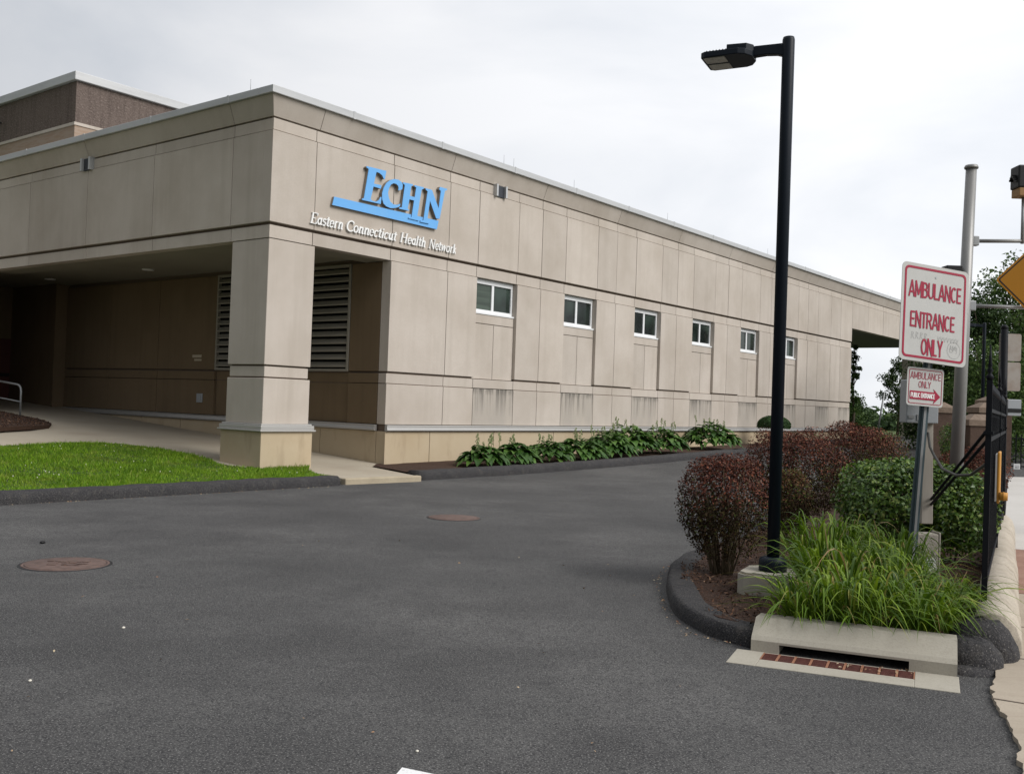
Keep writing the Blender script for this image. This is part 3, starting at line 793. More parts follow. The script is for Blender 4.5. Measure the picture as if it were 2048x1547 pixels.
# ---- handrail
HR = empty('handrail', loc(0.5, 11.86, 0.79), 'grey tubular handrail with rounded end beside the dark entrance', 'handrail', rz=ROTZ)
h_ = MB()
h_.tube([(0, 0, 0), (0, 0, 0.72), (0.005, 0.04, 0.83), (0.01, 0.14, 0.9), (0.02, 0.3, 0.93), (0.15, 4.2, 1.2)], 0.03, 8)
h_.build('rail', RAIL, HR)
MB().tube([(0, 0, 0.42), (0.15, 4.2, 0.68)], 0.02, 8).build('middle_bar', RAIL, HR)
MB().tube([(0.15, 4.2, 0.15), (0.15, 4.2, 1.2)], 0.03, 8).build('post', RAIL, HR)

# ================================================================= DRIVEWAY DETAILS
def manhole(x, y, r, label, raised):
    m_ = empty('manhole_cover', (x, y, -0.1), label, 'manhole', 'manhole covers in the driveway')
    MB().lathe([(r*1.07, 0.0), (r*1.055, 0.0035), (r*1.0, 0.0035)], 40).build('sealed_gap', BLACK, m_)
    MB().lathe([(r, -0.01), (r, 0.007), (r*0.93, 0.007), (r*0.925, -0.004)], 40).build('frame_ring', RUST2, m_)
    c = MB(); c.lathe([(r*0.915, -0.01), (r*0.915, 0.008), (r*0.90, 0.011), (0.02, 0.011)], 40)
    rr = random.Random(3)
    if raised:
        for i in range(26):
            a = rr.uniform(-0.5, 0.5)*r; b = rr.uniform(-0.3, 0.3)*r; s1 = rr.uniform(.015, .045); s2 = rr.uniform(.01, .03)
            c.box(a-s1, a+s1, b-s2, b+s2, 0.010, 0.0165+i*0.0001)
    c.build('lid', RUST2, m_)
    return m_
manhole(-4.385, 9.93, 0.41, 'larger rusty round manhole cover at the left, with raised worn pattern', True)
manhole(-0.81, 15.07, 0.39, 'smaller plain brown manhole cover in the middle of the driveway', False)
# white stripe at the bottom edge
bp = [(-0.46, 4.76), (0.5, 4.33), (0.42, 4.16), (-0.50, 4.56)]
sheet('painted_line', bp, lambda x, y: -0.095, PAINT)

# ---- island bed
edge = [(1.86, 7.5), (1.60, 7.72), (1.49, 8.2), (1.50, 8.9), (1.56, 9.6), (1.74, 10.6), (2.05, 11.4), (2.45, 12.2), (3.1, 13.6), (4.4, 16.8), (6.2, 20.6), (8.6, 25.5), (9.8, 27.5)]
bed = []
for x, y in edge:
    d = (Vector((3.0-x, 9.6-y)) if y < 12 else Vector((1, -.5))).normalized()*(0.14 if y > 7.6 else 0.1)
    bed.append((x+d.x, y+d.y))
bed += [(13.0, 27.2), (8.1, 16.5), (7.35, 15.0), (5.6, 11.4), (3.6, 7.6), (3.4, 7.1), (3.15, 7.1)]
def zi(x, y):
    return gz(x, y) + 0.115 + 0.035 * math.sin(x*3.1) * math.sin(y*2.3)
sheet('island_bed', bed, zi, MULCH, grid=0.5, skirt=0.12)
ek = []
for x, y in edge[1:]:
    d = Vector((3.0-x, 9.6-y)) if y < 12 else Vector((1, -.5))
    d = d.normalized()*0.135
    ek.append((x+d.x, y+d.y, gz(x, y)))
berm('curb', [(1.97, 7.46, -0.1)] + ek, 0.29, 0.13)
# asphalt mound at the granite end
md = MB()
def dome(c, rx, ry, rz_, n1=18, n2=8, seed=1):
    vs, fs = [], []
    rr = np.random.default_rng(seed)
    for j in range(n2+1):
        ph = (j/n2)*math.pi/2
        for i in range(n1):
            th = 2*math.pi*i/n1
            k = 1+rr.uniform(-.05, .05)
            vs.append((c[0]+rx*math.cos(ph)**0.8*math.cos(th)*k, c[1]+ry*math.cos(ph)**0.8*math.sin(th)*k, c[2]+rz_*math.sin(ph)*k))
    for j in range(n2):
        for i in range(n1): fs.append((j*n1+i, j*n1+(i+1)%n1, (j+1)*n1+(i+1)%n1, (j+1)*n1+i))
    md.add(vs, fs, 0, True)
dome((3.52, 7.33, -0.11), 0.25, 0.24, 0.31)
dome((3.34, 7.12, -0.115), 0.22, 0.22, 0.22, seed=2)
dome((3.26, 6.95, -0.115), 0.17, 0.16, 0.06, seed=3)
tag(md.build('asphalt_mound', BERM), kind='structure')

# ---- granite curb stones (rounded) along the sidewalk
g0, g1 = Vector((3.66, 7.42, 0)), Vector((7.62, 15.35, 0))
gd = (g1-g0).normalized(); gn = Vector((gd.y, -gd.x, 0))
glen = (g1-g0).length
gm = MB()
s = 0.0
while s < glen:
    ln = random.uniform(0.42, 0.75)
    e = min(s+ln, glen)
    prof = [(-0.15, -0.15), (-0.15, 0.17), (-0.11, 0.25), (-0.03, 0.285), (0.06, 0.27), (0.14, 0.2), (0.18, 0.09), (0.19, -0.15)]
    j = random.uniform(-0.008, 0.008)
    vs = []
    for tt in (s+0.008, s+0.03, e-0.03, e-0.008):
        k = 0.95 if tt in (s+0.008, e-0.008) else 1.0
        for a, b in prof:
            p = g0 + gd*tt + gn*(a*k+j)
            vs.append((p.x, p.y, -0.06+b*k+j))
    n = len(prof)
    fs = [tuple(range(n))[::-1]]+[tuple(3*n+i for i in range(n))]
    for q_ in range(3):
        for i in range(n): fs.append((q_*n+i, q_*n+(i+1)%n, (q_+1)*n+(i+1)%n, (q_+1)*n+i))
    gm.add(vs, fs, 0, True)
    s = e
o = gm.build('granite_curb', GRANITE)
bm = bmesh.new(); bm.from_mesh(o.data); bmesh.ops.recalc_face_normals(bm, faces=bm.faces[:]); bm.to_mesh(o.data); bm.free()
o['kind'] = 'structure'
# sidewalk strips right of the granite
def side(x0, y):   # left edge x of the sidewalk at y
    return x0
rag = [(2.36, 4.4), (2.50, 4.75), (2.63, 5.05), (2.76, 5.3), (2.86, 5.6), (2.96, 5.85), (3.02, 6.08), (3.10, 6.3), (3.25, 6.6), (3.43, 6.9), (3.60, 7.2)]
ragj = []
for i in range(len(rag)-1):
    for k in range(5):
        a = Vector(rag[i]).lerp(Vector(rag[i+1]), k/5)
        ragj.append((a.x+random.uniform(-.02, .02), a.y))
ragj.append(rag[-1])
def gline(t, off=0.02): p = g0+gd*t+gn*off; return (p.x, p.y)
tb, tw = 3.0, 6.85
p_b, p_w = gline(tb), gline(tw)
def right(p, d=4.5): return (p[0]+gn.x*d, p[1]+gn.y*d)
def slabs(name, m_, t0, t1, n, z, front=None):
    pass
sheet('sidewalk', [(1.9, 3.2)] + ragj + [gline(0.1)] + [gline(tb-0.012)] + [right(gline(tb-0.012))] + [(8.5, 3.2)], lambda x, y: -0.072, CONC, skirt=0.04)
sheet('brick_paving', [gline(tb+0.012), gline(tw-0.012), right(gline(tw-0.012)), right(gline(tb+0.012))], lambda x, y: -0.07, BRICKP, skirt=0.04)
sheet('concrete_walk', [gline(tw+0.012), gline(glen), (8.3, 16.6), (13.2, 26.3), (13.6, 27.3), (15.5, 27.6), (22, 24), right(gline(tw+0.012), 8)], lambda x, y: gz(x, y)+0.03, WCONC, skirt=0.05, cuts=[uvcut(2)])
cr_ = MB()
for (x0, y0, x1, y1) in [(3.6, 7.36, 5.4, 6.3), (4.18, 8.45, 6.2, 7.6), (3.05, 6.2, 4.6, 5.3)]:
    d = Vector((x1-x0, y1-y0, 0)).normalized(); nn = Vector((-d.y, d.x, 0))*0.008
    a, b = Vector((x0, y0, -0.068)), Vector((x1, y1, -0.068))
    cr_.add([a-nn, b-nn, b+nn, a+nn], [(0, 1, 2, 3)])
tag(cr_.build('sidewalk_joint', JOINT), kind='structure')

# ---- storm drain
ED = Vector((1.27, -0.54, 0)).normalized(); EN = Vector((ED.y, -ED.x, 0))   # EN towards the camera
if EN.y > 0: EN = -EN
DF = Matrix(((ED.x, EN.x, 0, 1.86), (ED.y, EN.y, 0, 7.42), (0, 0, 1, -0.1), (0, 0, 0, 1)))
# local: x along, y towards the camera, z up; block y -0.30..0.10
SD = bpy.data.objects.new('storm_drain', None); COL.objects.link(SD); SD.matrix_world = DF
SD.empty_display_size = 0.2
tag(SD, 'concrete storm drain inlet with rusty red grate below the tall grass', 'storm drain')
cb = MB()
Lc = 1.385
yz = [(-0.34, -0.1), (-0.34, 0.20), (-0.10, 0.215), (0.07, 0.115), (0.10, 0.085), (0.10, 0.0), (0.10, -0.1)]
s0, s1 = 0.20, 1.08
cb.prism(yz, 0.0, s0, lambda p, q, t: (t, p, q)); cb.prism(yz, s1, Lc, lambda p, q, t: (t, p, q))
yz2 = [(-0.34, 0.068), (-0.34, 0.20), (-0.10, 0.215), (0.07, 0.115), (0.10, 0.085), (0.10, 0.068)]
cb.prism(yz2, s0, s1, lambda p, q, t: (t, p, q))
cbo = cb.build('curb_inlet', INLETC, SD)
bm = bmesh.new(); bm.from_mesh(cbo.data); bmesh.ops.recalc_face_normals(bm, faces=bm.faces[:]); bm.to_mesh(cbo.data); bm.free()
MB().box(s0-0.01, s1+0.01, -0.3, -0.2, -0.1, 0.1).build('inlet_throat', DARK, SD)
ap = MB()
gx0, gx1, gy0, gy1 = 0.10, 1.12, 0.125, 0.33
ap.box(-0.10, gx0, 0.101, 0.53, -0.1, 0.006); ap.box(gx1, 1.395, 0.101, 0.53, -0.1, 0.006)
ap.box(gx0, gx1, gy1, 0.53, -0.1, 0.006); ap.box(gx0, gx1, 0.101, gy0, -0.1, 0.004)
ap.build('apron', INLETC, SD, bevel=0.004)
MB().box(gx0, gx1, gy0, gy1, -0.02, 0.0012).build('pit', DARK, SD)
gr = MB()
nb = 9
cw = (gx1-gx0)/nb
for i in range(nb+1):
    x = gx0+i*cw
    gr.box(max(x-0.008, gx0), min(x+0.008, gx1), gy0, gy1, 0.0016, 0.008, 1)
for j in range(7):
    y = gy0+0.006+j*(gy1-gy0-0.012)/6
    for i in range(nb):
        gr.box(gx0+i*cw+0.012, gx0+(i+1)*cw-0.012, y-0.0062, y+0.0062, 0.0016, 0.0046)
gr.build('grate', [RUST, mat('orange_rust', (0.27, 0.125, 0.075), .85)], SD)

# ================================================================= FOLIAGE TOOLS
def unit(n):
    a = rng.normal(size=(n, 3)); return a/np.linalg.norm(a, axis=1, keepdims=True)
def leaves(P, N, size, asp=0.45, spread=0.8, fold=0.15, down=0.0):
    """kite-shaped leaf per point; N = preferred facing"""
    n = len(P)
    nrm = N + spread*rng.normal(size=(n, 3)); nrm /= np.linalg.norm(nrm, axis=1, keepdims=True)
    a = rng.normal(size=(n, 3)); a[:, 2] -= down
    a -= nrm*np.sum(a*nrm, axis=1, keepdims=True); a /= np.linalg.norm(a, axis=1, keepdims=True)+1e-9
    b = np.cross(nrm, a)
    L = (size*rng.uniform(0.65, 1.25, n))[:, None]
    W = L*asp
    v0 = P - a*L*0.5
    v1 = P + b*W*0.5 - a*L*0.05 + nrm*L*fold
    v2 = P + a*L*0.5
    v3 = P - b*W*0.5 - a*L*0.05 + nrm*L*fold
    Vv = np.stack([v0, v1, v2, v3], 1).reshape(-1, 3)
    Q = np.arange(4*n).reshape(n, 4)
    return Vv, Q
def blobfn(seed, k=6, amp=0.10):
    r = np.random.default_rng(seed)
    F = r.normal(size=(k, 3))*2.6; ph = r.uniform(0, 6.28, k)
    return lambda D: 1+amp*np.sum(np.sin(D@F.T+ph), axis=1)/math.sqrt(k)*1.2
def shrub(name, label, c, rx, ry, z0, z1, n, size, m_, seed=0, p=3.0, tap=(0.62, 0.75), stems=8, group=None, gap=0.0, cat='shrub', bare=0.0, asp=0.5, dep=0.22, low=None):
    root = empty(name, (c[0], c[1], c[2] if len(c) > 2 else gz(*c[:2])+0.1), label, cat, group)
    D = unit(n)
    D[:, 2] = np.where(D[:, 2] < -0.75, -D[:, 2], D[:, 2])
    f = blobfn(seed, amp=0.07)(D)
    rad = (np.abs(D[:, 0])**p+np.abs(D[:, 1])**p+np.abs(D[:, 2])**p)**(-1/p)
    shell = 1-np.abs(rng.normal(size=n))*dep
    shell = np.where(rng.random(n) < 0.3, 0.92*rng.random(n)**0.4, shell)
    shell = np.clip(shell, 0.15, 1.0)+rng.normal(size=n)*0.018
    r = rad*f*shell
    hz = (z1-z0)/2
    P = D*r[:, None]*np.array([rx, ry, hz])
    P[:, 2] += (z0+z1)/2
    t = (P[:, 2]-z0)/(z1-z0)
    # taper towards the base
    k = np.clip(tap[0]+tap[1]*t, tap[0], 1.0)
    P[:, :2] *= k[:, None]
    keep = np.ones(n, bool)
    if bare > 0: keep &= rng.random(n) < np.clip((t-0.02)/bare, 0.04, 1)
    if gap > 0:
        gf = blobfn(seed+50, amp=0.5)(D*1.7)
        keep &= ~((gf < 0.72) & (rng.random(n) < gap))
    P, D = P[keep], D[keep]
    N = D*np.array([1, 1, 1.0])+np.array([0, 0, 0.5])
    Vv, Q = leaves(P, N, size, asp, 0.75)
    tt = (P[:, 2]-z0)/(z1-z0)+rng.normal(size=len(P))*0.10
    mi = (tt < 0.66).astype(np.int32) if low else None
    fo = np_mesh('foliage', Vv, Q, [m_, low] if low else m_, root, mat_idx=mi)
    st = MB()
    rr = random.Random(seed)
    for i in range(stems):
        a = rr.uniform(0, 6.28); q = rr.uniform(0.35, 0.85)
        p0 = Vector((math.cos(a)*rx*0.22*rr.random(), math.sin(a)*ry*0.22*rr.random(), -0.05))
        p3 = Vector((math.cos(a)*rx*q, math.sin(a)*ry*q, z1*rr.uniform(0.55, 0.92)))
        p1 = p0.lerp(p3, 0.4)+Vector((rr.uniform(-.04, .04), rr.uniform(-.04, .04), 0.04))
        p2 = p0.lerp(p3, 0.7)+Vector((rr.uniform(-.05, .05), rr.uniform(-.05, .05), 0))
        r0 = rr.uniform(0.006, 0.012)
        st.tube([p0, p1, p2, p3], [r0, r0*.8, r0*.6, r0*.3], 5)
        for q2 in range(2):
            e = p1.lerp(p2, rr.random()); st.tube([e, e+Vector((rr.uniform(-.2, .2), rr.uniform(-.2, .2), rr.uniform(.12, .3)))], [r0*.5, r0*.2], 4)
    if stems: st.build('stem', TWIG, root)
    return root

# ================================================================= SHRUBS
GB = 'barberry shrubs in the island bed'
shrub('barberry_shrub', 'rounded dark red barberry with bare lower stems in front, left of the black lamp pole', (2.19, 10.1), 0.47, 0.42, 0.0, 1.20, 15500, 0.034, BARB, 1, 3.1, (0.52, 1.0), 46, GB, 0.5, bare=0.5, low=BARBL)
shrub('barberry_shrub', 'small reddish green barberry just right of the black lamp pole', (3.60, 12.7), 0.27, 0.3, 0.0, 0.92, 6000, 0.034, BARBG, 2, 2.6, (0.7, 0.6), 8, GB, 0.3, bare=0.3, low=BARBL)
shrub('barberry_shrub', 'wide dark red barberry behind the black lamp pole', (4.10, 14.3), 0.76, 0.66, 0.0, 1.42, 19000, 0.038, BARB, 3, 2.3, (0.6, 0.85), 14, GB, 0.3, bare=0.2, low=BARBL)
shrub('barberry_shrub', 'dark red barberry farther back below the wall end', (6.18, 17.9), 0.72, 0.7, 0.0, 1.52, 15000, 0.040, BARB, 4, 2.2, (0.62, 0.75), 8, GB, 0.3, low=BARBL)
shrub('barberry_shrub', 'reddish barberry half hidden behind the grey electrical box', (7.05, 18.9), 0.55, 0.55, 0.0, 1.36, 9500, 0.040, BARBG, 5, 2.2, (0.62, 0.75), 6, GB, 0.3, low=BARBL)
shrub('barberry_shrub', 'low dark red barberry behind the tall grey pole', (7.45, 16.1), 0.62, 0.5, 0.0, 1.2, 10500, 0.040, BARB, 6, 2.4, (0.62, 0.75), 6, GB, 0.3)
shrub('green_shrub', 'broad clipped glossy green shrub behind the tall grass', (4.62, 11.75), 0.70, 0.62, 0.0, 1.16, 13000, 0.058, VIB, 7, 3.5, (0.62, 0.75), 12, None, 0.35, asp=0.55, bare=0.12)
shrub('green_shrub', 'green shrub touching the iron fence, right of the concrete post', (5.13, 11.5), 0.42, 0.5, 0.0, 1.08, 8500, 0.056, VIB, 8, 3.2, (0.62, 0.75), 8, None, 0.35, asp=0.55, bare=0.2)
# mushroom shaped topiary in front of the far wall
tp_ = empty('topiary_shrub', (10.65, 40.2, 0.32), 'dark green mushroom shaped clipped shrub against the far wall base', 'shrub')
n = 9000
D = unit(n); D[:, 2] = np.where(D[:, 2] < -0.3, -D[:, 2], D[:, 2])
P = D*np.array([0.67, 0.67, 0.40])*(1-np.abs(rng.normal(size=n))*0.1)[:, None]; P[:, 2] += 0.84
ang = P[:, 2] < 1.1
Vv, Q = leaves(P, D, 0.065, 0.5, 0.6)
np_mesh('foliage', Vv, Q, TOPI, tp_)
MB().tube([(0, 0, -0.1), (0, 0, 0.7)], 0.07, 8).build('stem', BARK, tp_)

# hostas
def hosta(label, u, v, rx, h, n, seed):
    p = loc(u, v); z = gzu(u)+0.12
    root = empty('hosta_plant', (p.x, p.y, z), label, 'plant', 'hosta plants along the building wall')
    rr = np.random.default_rng(seed)
    Vs, Qs = [], []
    nseg, base = 5, 0
    for i in range(n):
        th = rr.uniform(0, 6.28); q = math.sqrt(rr.uniform(0.02, 1))
        tipr = rx*q; L = rr.uniform(0.20, 0.36); wd = L*rr.uniform(0.62, 0.8)
        hh = h*(1-0.62*q**2)*rr.uniform(0.5, 1.08)
        d = np.array([math.cos(th), math.sin(th), 0]); sd_ = np.array([-d[1], d[0], 0])
        c0 = d*(tipr-L*0.45)+np.array([0, 0, hh])
        droop = rr.uniform(-0.15, 0.35)+0.6*q
        for k in range(nseg+1):
            t = k/nseg
            ww = wd*math.sin(math.pi*min(1, (0.08+0.92*t))**0.8)*0.5 if k < nseg else 0.004
            pos = c0+d*L*t+np.array([0, 0, 0.05*math.sin(t*2)-droop*L*0.75*t*t])
            cup = np.array([0, 0, ww*0.35])
            Vs += [pos-sd_*ww+cup, pos, pos+sd_*ww+cup]
        for k in range(nseg):
            b = base+3*k
            Qs += [(b, b+1, b+4, b+3), (b+1, b+2, b+5, b+4)]
        base += 3*(nseg+1)
    np_mesh('foliage', Vs, Qs, HOSTA, root, smooth=True)
    r2 = random.Random(seed)
    for i in range(r2.randint(4, 6)):
        fl = MB()
        a = r2.uniform(0, 6.28); q = r2.uniform(0, .7)*rx
        x, y = math.cos(a)*q, math.sin(a)*q; top = h+r2.uniform(0.14, 0.40)
        lx, ly = r2.uniform(-.06, .06), r2.uniform(-.06, .06)
        vs_ = []
        fl.tube([(x, y, h*.4), (x+lx*.5, y+ly*.5, (h+top)/2), (x+lx, y+ly, top)], 0.007, 4)
        for k in range(12):
            t = k/12; zz = top-t*0.24; e = r2.uniform(0, 6.28); rl = 0.022+0.03*t
            ex, ey = math.cos(e)*rl, math.sin(e)*rl
            cx_, cy_ = x+lx*(1-t*.4), y+ly*(1-t*.4)
            fl.add([(cx_, cy_, zz), (cx_+ex+.016, cy_+ey, zz-.02), (cx_+ex*1.3, cy_+ey*1.3, zz-.06), (cx_+ex-.016, cy_+ey, zz-.02)], [(0, 1, 2, 3)])
        fl.build('flower_stalk', HFLOW, root)
HS = [(5.5, -1.75, .62, .42, 70, 'hosta at the near left end of the row, drooping over the kerb'), (6.8, -1.75, .65, .44, 75, 'second hosta from the near left end, under pale flower stalks'),
      (8.3, -1.7, .72, .46, 80, 'third hosta in the row, below the first window bay'), (9.95, -1.65, .8, .52, 90, 'hosta in the middle of the row along the kerb'),
      (11.7, -1.5, .85, .58, 100, 'middle hosta right below the second window bay'), (13.3, -1.2, .95, .78, 120, 'tall hosta whose flower stalks cross the metal trim'),
      (15.2, -1.3, .9, .70, 110, 'hosta at the right end of the joined row'), (19.0, -1.25, 1.05, .82, 140, 'large separate hosta mound standing alone near the far barberry')]
for i, (u_, v_, rx, h, n, lb) in enumerate(HS): hosta(lb, u_, v_, rx, h*1.1, int(n*3.0), 20+i)

# daylily clumps (long arching blades)
def clump(label, x, y, z, n, hmax, rad, seed, m_=DAYL):
    lean = 0.16 if y < 7.9 else 0.0
    root = empty('daylily_clump', (x, y, z), label, 'plant', 'daylily clumps behind the storm drain')
    r = np.random.default_rng(seed)
    ns = 8
    th = r.uniform(0, 2*np.pi, n)
    q = np.sqrt(r.uniform(0, 1, n))*rad*0.55
    bx, by = np.cos(th)*q, np.sin(th)*q
    d_ang = th+r.normal(size=n)*0.6
    dx, dy = np.cos(d_ang), np.sin(d_ang)
    H = hmax*r.uniform(0.38, 1.06, n)
    Rch = rad*r.uniform(0.3, 1.05, n)*np.where(r.random(n) < .22, 1.5, 0.95)
    wd = r.uniform(0.008, 0.017, n)
    bend = r.uniform(0.5, 1.8, n)
    Vs = np.zeros((n, ns+1, 2, 3))
    for k in range(ns+1):
        t = k/ns
        hx = Rch*t**1.3
        hz = H*(1-(1-t)**1.7) - H*bend*0.55*np.clip(t-0.45, 0, 1)**1.6*2.0
        cx_, cy_ = bx+dx*hx, by+dy*hx-lean*t*t
        w_ = wd*(0.55+0.75*math.sin(math.pi*min(t*0.9+0.1, 1)))*(1-t**4)+0.0008
        tw = 0.5*np.sin(d_ang*3+t*1.5)
        sx, sy = -dy*np.cos(tw), dx*np.cos(tw)
        Vs[:, k, 0] = np.stack([cx_-sx*w_/2, cy_-sy*w_/2, hz+np.sin(tw)*w_*.5], 1)
        Vs[:, k, 1] = np.stack([cx_+sx*w_/2, cy_+sy*w_/2, hz-np.sin(tw)*w_*.5], 1)
    Vf = Vs.reshape(-1, 3)
    Q = []
    for k in range(ns):
        b = np.arange(n)*(ns+1)*2+2*k
        Q.append(np.stack([b, b+1, b+3, b+2], 1))
    np_mesh('blades', Vf, np.concatenate(Q), m_, root, smooth=True)
    rr = random.Random(seed)
    for i in range(rr.choice((1, 2))):
        a = rr.uniform(0, 6.28); l = rr.uniform(.1, .3)
        MB().tube([(0.05*math.cos(a), 0.05*math.sin(a), 0), (l*math.cos(a)*.6, l*math.sin(a)*.6, hmax*.5), (l*math.cos(a), l*math.sin(a), hmax*rr.uniform(.65, .9))], [.005, .004, .003], 5).build('flower_stalk', STALK, root)
CL = [(2.42, 7.80, 0.55, .50, 210, 'left front daylily clump spilling past the concrete lamp footing'), (2.75, 7.72, 0.66, .46, 230, 'front middle daylily clump overhanging the storm drain curb'),
      (3.20, 7.62, 0.60, .42, 210, 'right front daylily clump beside the asphalt mound'), (2.83, 8.45, 0.80, .5, 260, 'daylily clump in the centre of the mass, before the lamp pole'),
      (3.3, 8.45, 0.74, .5, 240, 'daylily clump left of the leaning sign post'), (3.02, 9.4, 0.95, .5, 230, 'tall daylily clump behind the lamp footing'),
      (3.72, 9.5, 0.80, .46, 220, 'daylily clump at the foot of the sign post'), (3.78, 8.5, 0.45, .34, 120, 'short daylily clump nearest the iron fence post'), (3.5, 10.3, 0.82, .42, 160, 'rear daylily clump against the clipped green shrub')]
for i, (x, y, h, rd, n, lb) in enumerate(CL): clump(lb, x, y, 0.02, n, h*0.92, rd, 40+i)

# lawn grass, clover, litter, bark chips
from mathutils.geometry import intersect_point_line
def inside(poly, X_, Y_):
    r = np.zeros(len(X_), bool); n = len(poly); j = n-1
    for i in range(n):
        xi, yi = poly[i]; xj, yj = poly[j]
        c = ((yi > Y_) != (yj > Y_)) & (X_ < (xj-xi)*(Y_-yi)/((yj-yi) or 1e-9)+xi)
        r ^= c; j = i
    return r
N_ = 105000
X_, Y_ = rng.uniform(-9.5, 1.3, N_), rng.uniform(-2.4, 5.0, N_)
k = inside(lawn_pts, X_, Y_); X_, Y_ = X_[k], Y_[k]
n = len(X_)
Zl = np.where(Y_ > 0, 0.05+0.062*Y_, 0.05+0.012*Y_)+0.01
patch = 0.75+0.35*np.sin(X_*1.9+np.sin(Y_*2.3))*np.sin(Y_*1.7+1)
hh = rng.uniform(0.03, 0.095, n)*patch*np.where(rng.random(n) < .04, 1.7, 1.0); a = rng.uniform(0, 6.28, n); wd = rng.uniform(0.006, 0.013, n); ln = rng.uniform(0.2, 0.9, n)*hh; a2 = rng.uniform(0, 6.28, n)
v0 = np.stack([X_-np.cos(a)*wd, Y_-np.sin(a)*wd, Zl], 1); v1 = np.stack([X_+np.cos(a)*wd, Y_+np.sin(a)*wd, Zl], 1)
v2 = np.stack([X_+np.cos(a2)*ln, Y_+np.sin(a2)*ln, Zl+hh], 1)
np_mesh('lawn_grass', np.stack([v0, v1, v2], 1).reshape(-1, 3), np.arange(3*n).reshape(n, 3), GRASS, None, BM)
tag(bpy.data.objects['lawn_grass'], 'short bright green lawn grass in front of the entrance canopy', 'grass', kind='stuff')
nC = 60
X_, Y_ = rng.normal(-4.6, 1.9, nC), rng.uniform(-2.0, 4.6, nC)
k = inside(lawn_pts, X_, Y_); X_, Y_ = X_[k], Y_[k]
cl = MB()
for x, y in zip(X_, Y_):
    z = zl(x, y)+0.075; s_ = random.uniform(0.007, 0.012)
    cl.lathe([(s_*.5, -s_), (s_, 0), (s_*.5, s_)], 6, (x, y, z))
tag(cl.build('clover_flowers', CLOVER, frame=BM), 'tiny white clover flowers scattered over the lawn', 'flowers', kind='stuff')
# bark chips in the island
N_ = 15000
X_, Y_ = rng.uniform(1.4, 6.0, N_), rng.uniform(7.0, 13.5, N_)
k = inside(bed, X_, Y_); X_, Y_ = X_[k], Y_[k]
Pz = np.array([zi(x, y) for x, y in zip(X_, Y_)])
Pp = np.stack([X_, Y_, Pz+rng.uniform(0.0, 0.02, len(X_))], 1)
Vv, Q = leaves(Pp, np.tile([0, 0, 1.0], (len(X_), 1)), 0.045, 0.3, 0.55, 0.05)
tag(np_mesh('bark_chips', Vv, Q, MULCHCH), 'loose brown bark chips covering the island bed', 'mulch', kind='stuff')
N_ = 7000
X_, Y_ = rng.uniform(-6, 0.6, N_), rng.uniform(6.5, 13.2, N_)
k = inside(mulch_l, X_, Y_); X_, Y_ = X_[k], Y_[k]
Pp = np.stack([X_, Y_, np.array([zm(x, y) for x, y in zip(X_, Y_)])+0.01], 1)
Vv, Q = leaves(Pp, np.tile([0, 0, 1.0], (len(X_), 1)), 0.06, 0.35, 0.6, 0.05)
tag(np_mesh('bark_chips', Vv, Q, MULCHCH, None, BM), 'dark bark chips on the rounded bed by the entrance', 'mulch', kind='stuff')
# dry leaf litter by the kerbs
Pp = []
for i in range(150):
    u_ = rng.uniform(-9, -0.3); Pp.append(tuple(loc(u_, -2.78-abs(rng.normal())*0.05, -0.088)))
for i in range(26):
    u_ = rng.uniform(3, 18); p = loc(u_, -3.0-abs(rng.normal())*0.12); Pp.append((p.x, p.y, gzu(u_)+0.012))
for i in range(40):
    x, y = rng.uniform(-4, 2.5), rng.uniform(4.7, 13); Pp.append((x, y, -0.09))
for i in range(90):
    k_ = rng.integers(0, 7); f_ = rng.random(); a_, b_ = edge[k_], edge[k_+1]
    Pp.append((a_[0]*(1-f_)+b_[0]*f_-0.06-abs(rng.normal())*.05, a_[1]*(1-f_)+b_[1]*f_-0.02, -0.09))
for i in range(16):
    p = DF @ Vector((rng.uniform(0.6, 1.1), rng.uniform(0.12, 0.3), 0.015)); Pp.append(tuple(p))
Pp = np.array(Pp)
Vv, Q = leaves(Pp, np.tile([0, 0, 1.0], (len(Pp), 1)), 0.028, 0.5, 0.35, 0.1)
tag(np_mesh('leaf_litter', Vv, Q, LITT), 'scattered bits of dry leaf on the asphalt', 'litter', kind='stuff')
for (x, y, r_, lb) in [(-2.8, 7.35, 0.013, 'pale pebble on the asphalt, farther of two at the left'), (-2.81, 5.95, 0.011, 'pale pebble on the asphalt, nearest the lower left corner'), (-0.41, 4.99, 0.009, 'tiny white pebble just above the painted line'), (-5.22, 11.21, 0.03, 'small dark stone on the asphalt behind the near manhole cover')]:
    pm = MB(); pm.lathe([(r_*.4, -r_*.3), (r_, 0.0), (r_*.85, r_*.5), (r_*.3, r_*.8)], 9)
    o = pm.build('pebble', PEB if 'pale' in lb or 'white' in lb else BLACK); o.location = (x, y, -0.1+r_*.25); o.scale = (1, 1.3, 1)
    tag(o, lb, 'pebble', 'pebbles on the driveway')
# small plant by the mulch bed
shrub('seedling_plant', 'spindly yellow green plant in the bark bed at the left edge', tuple(loc(-1.6, 11.2, 0.9)), 0.6, 0.6, 0.0, 0.55, 260, 0.10, VIB, 61, 2.2, (0.62, 0.75), 6)

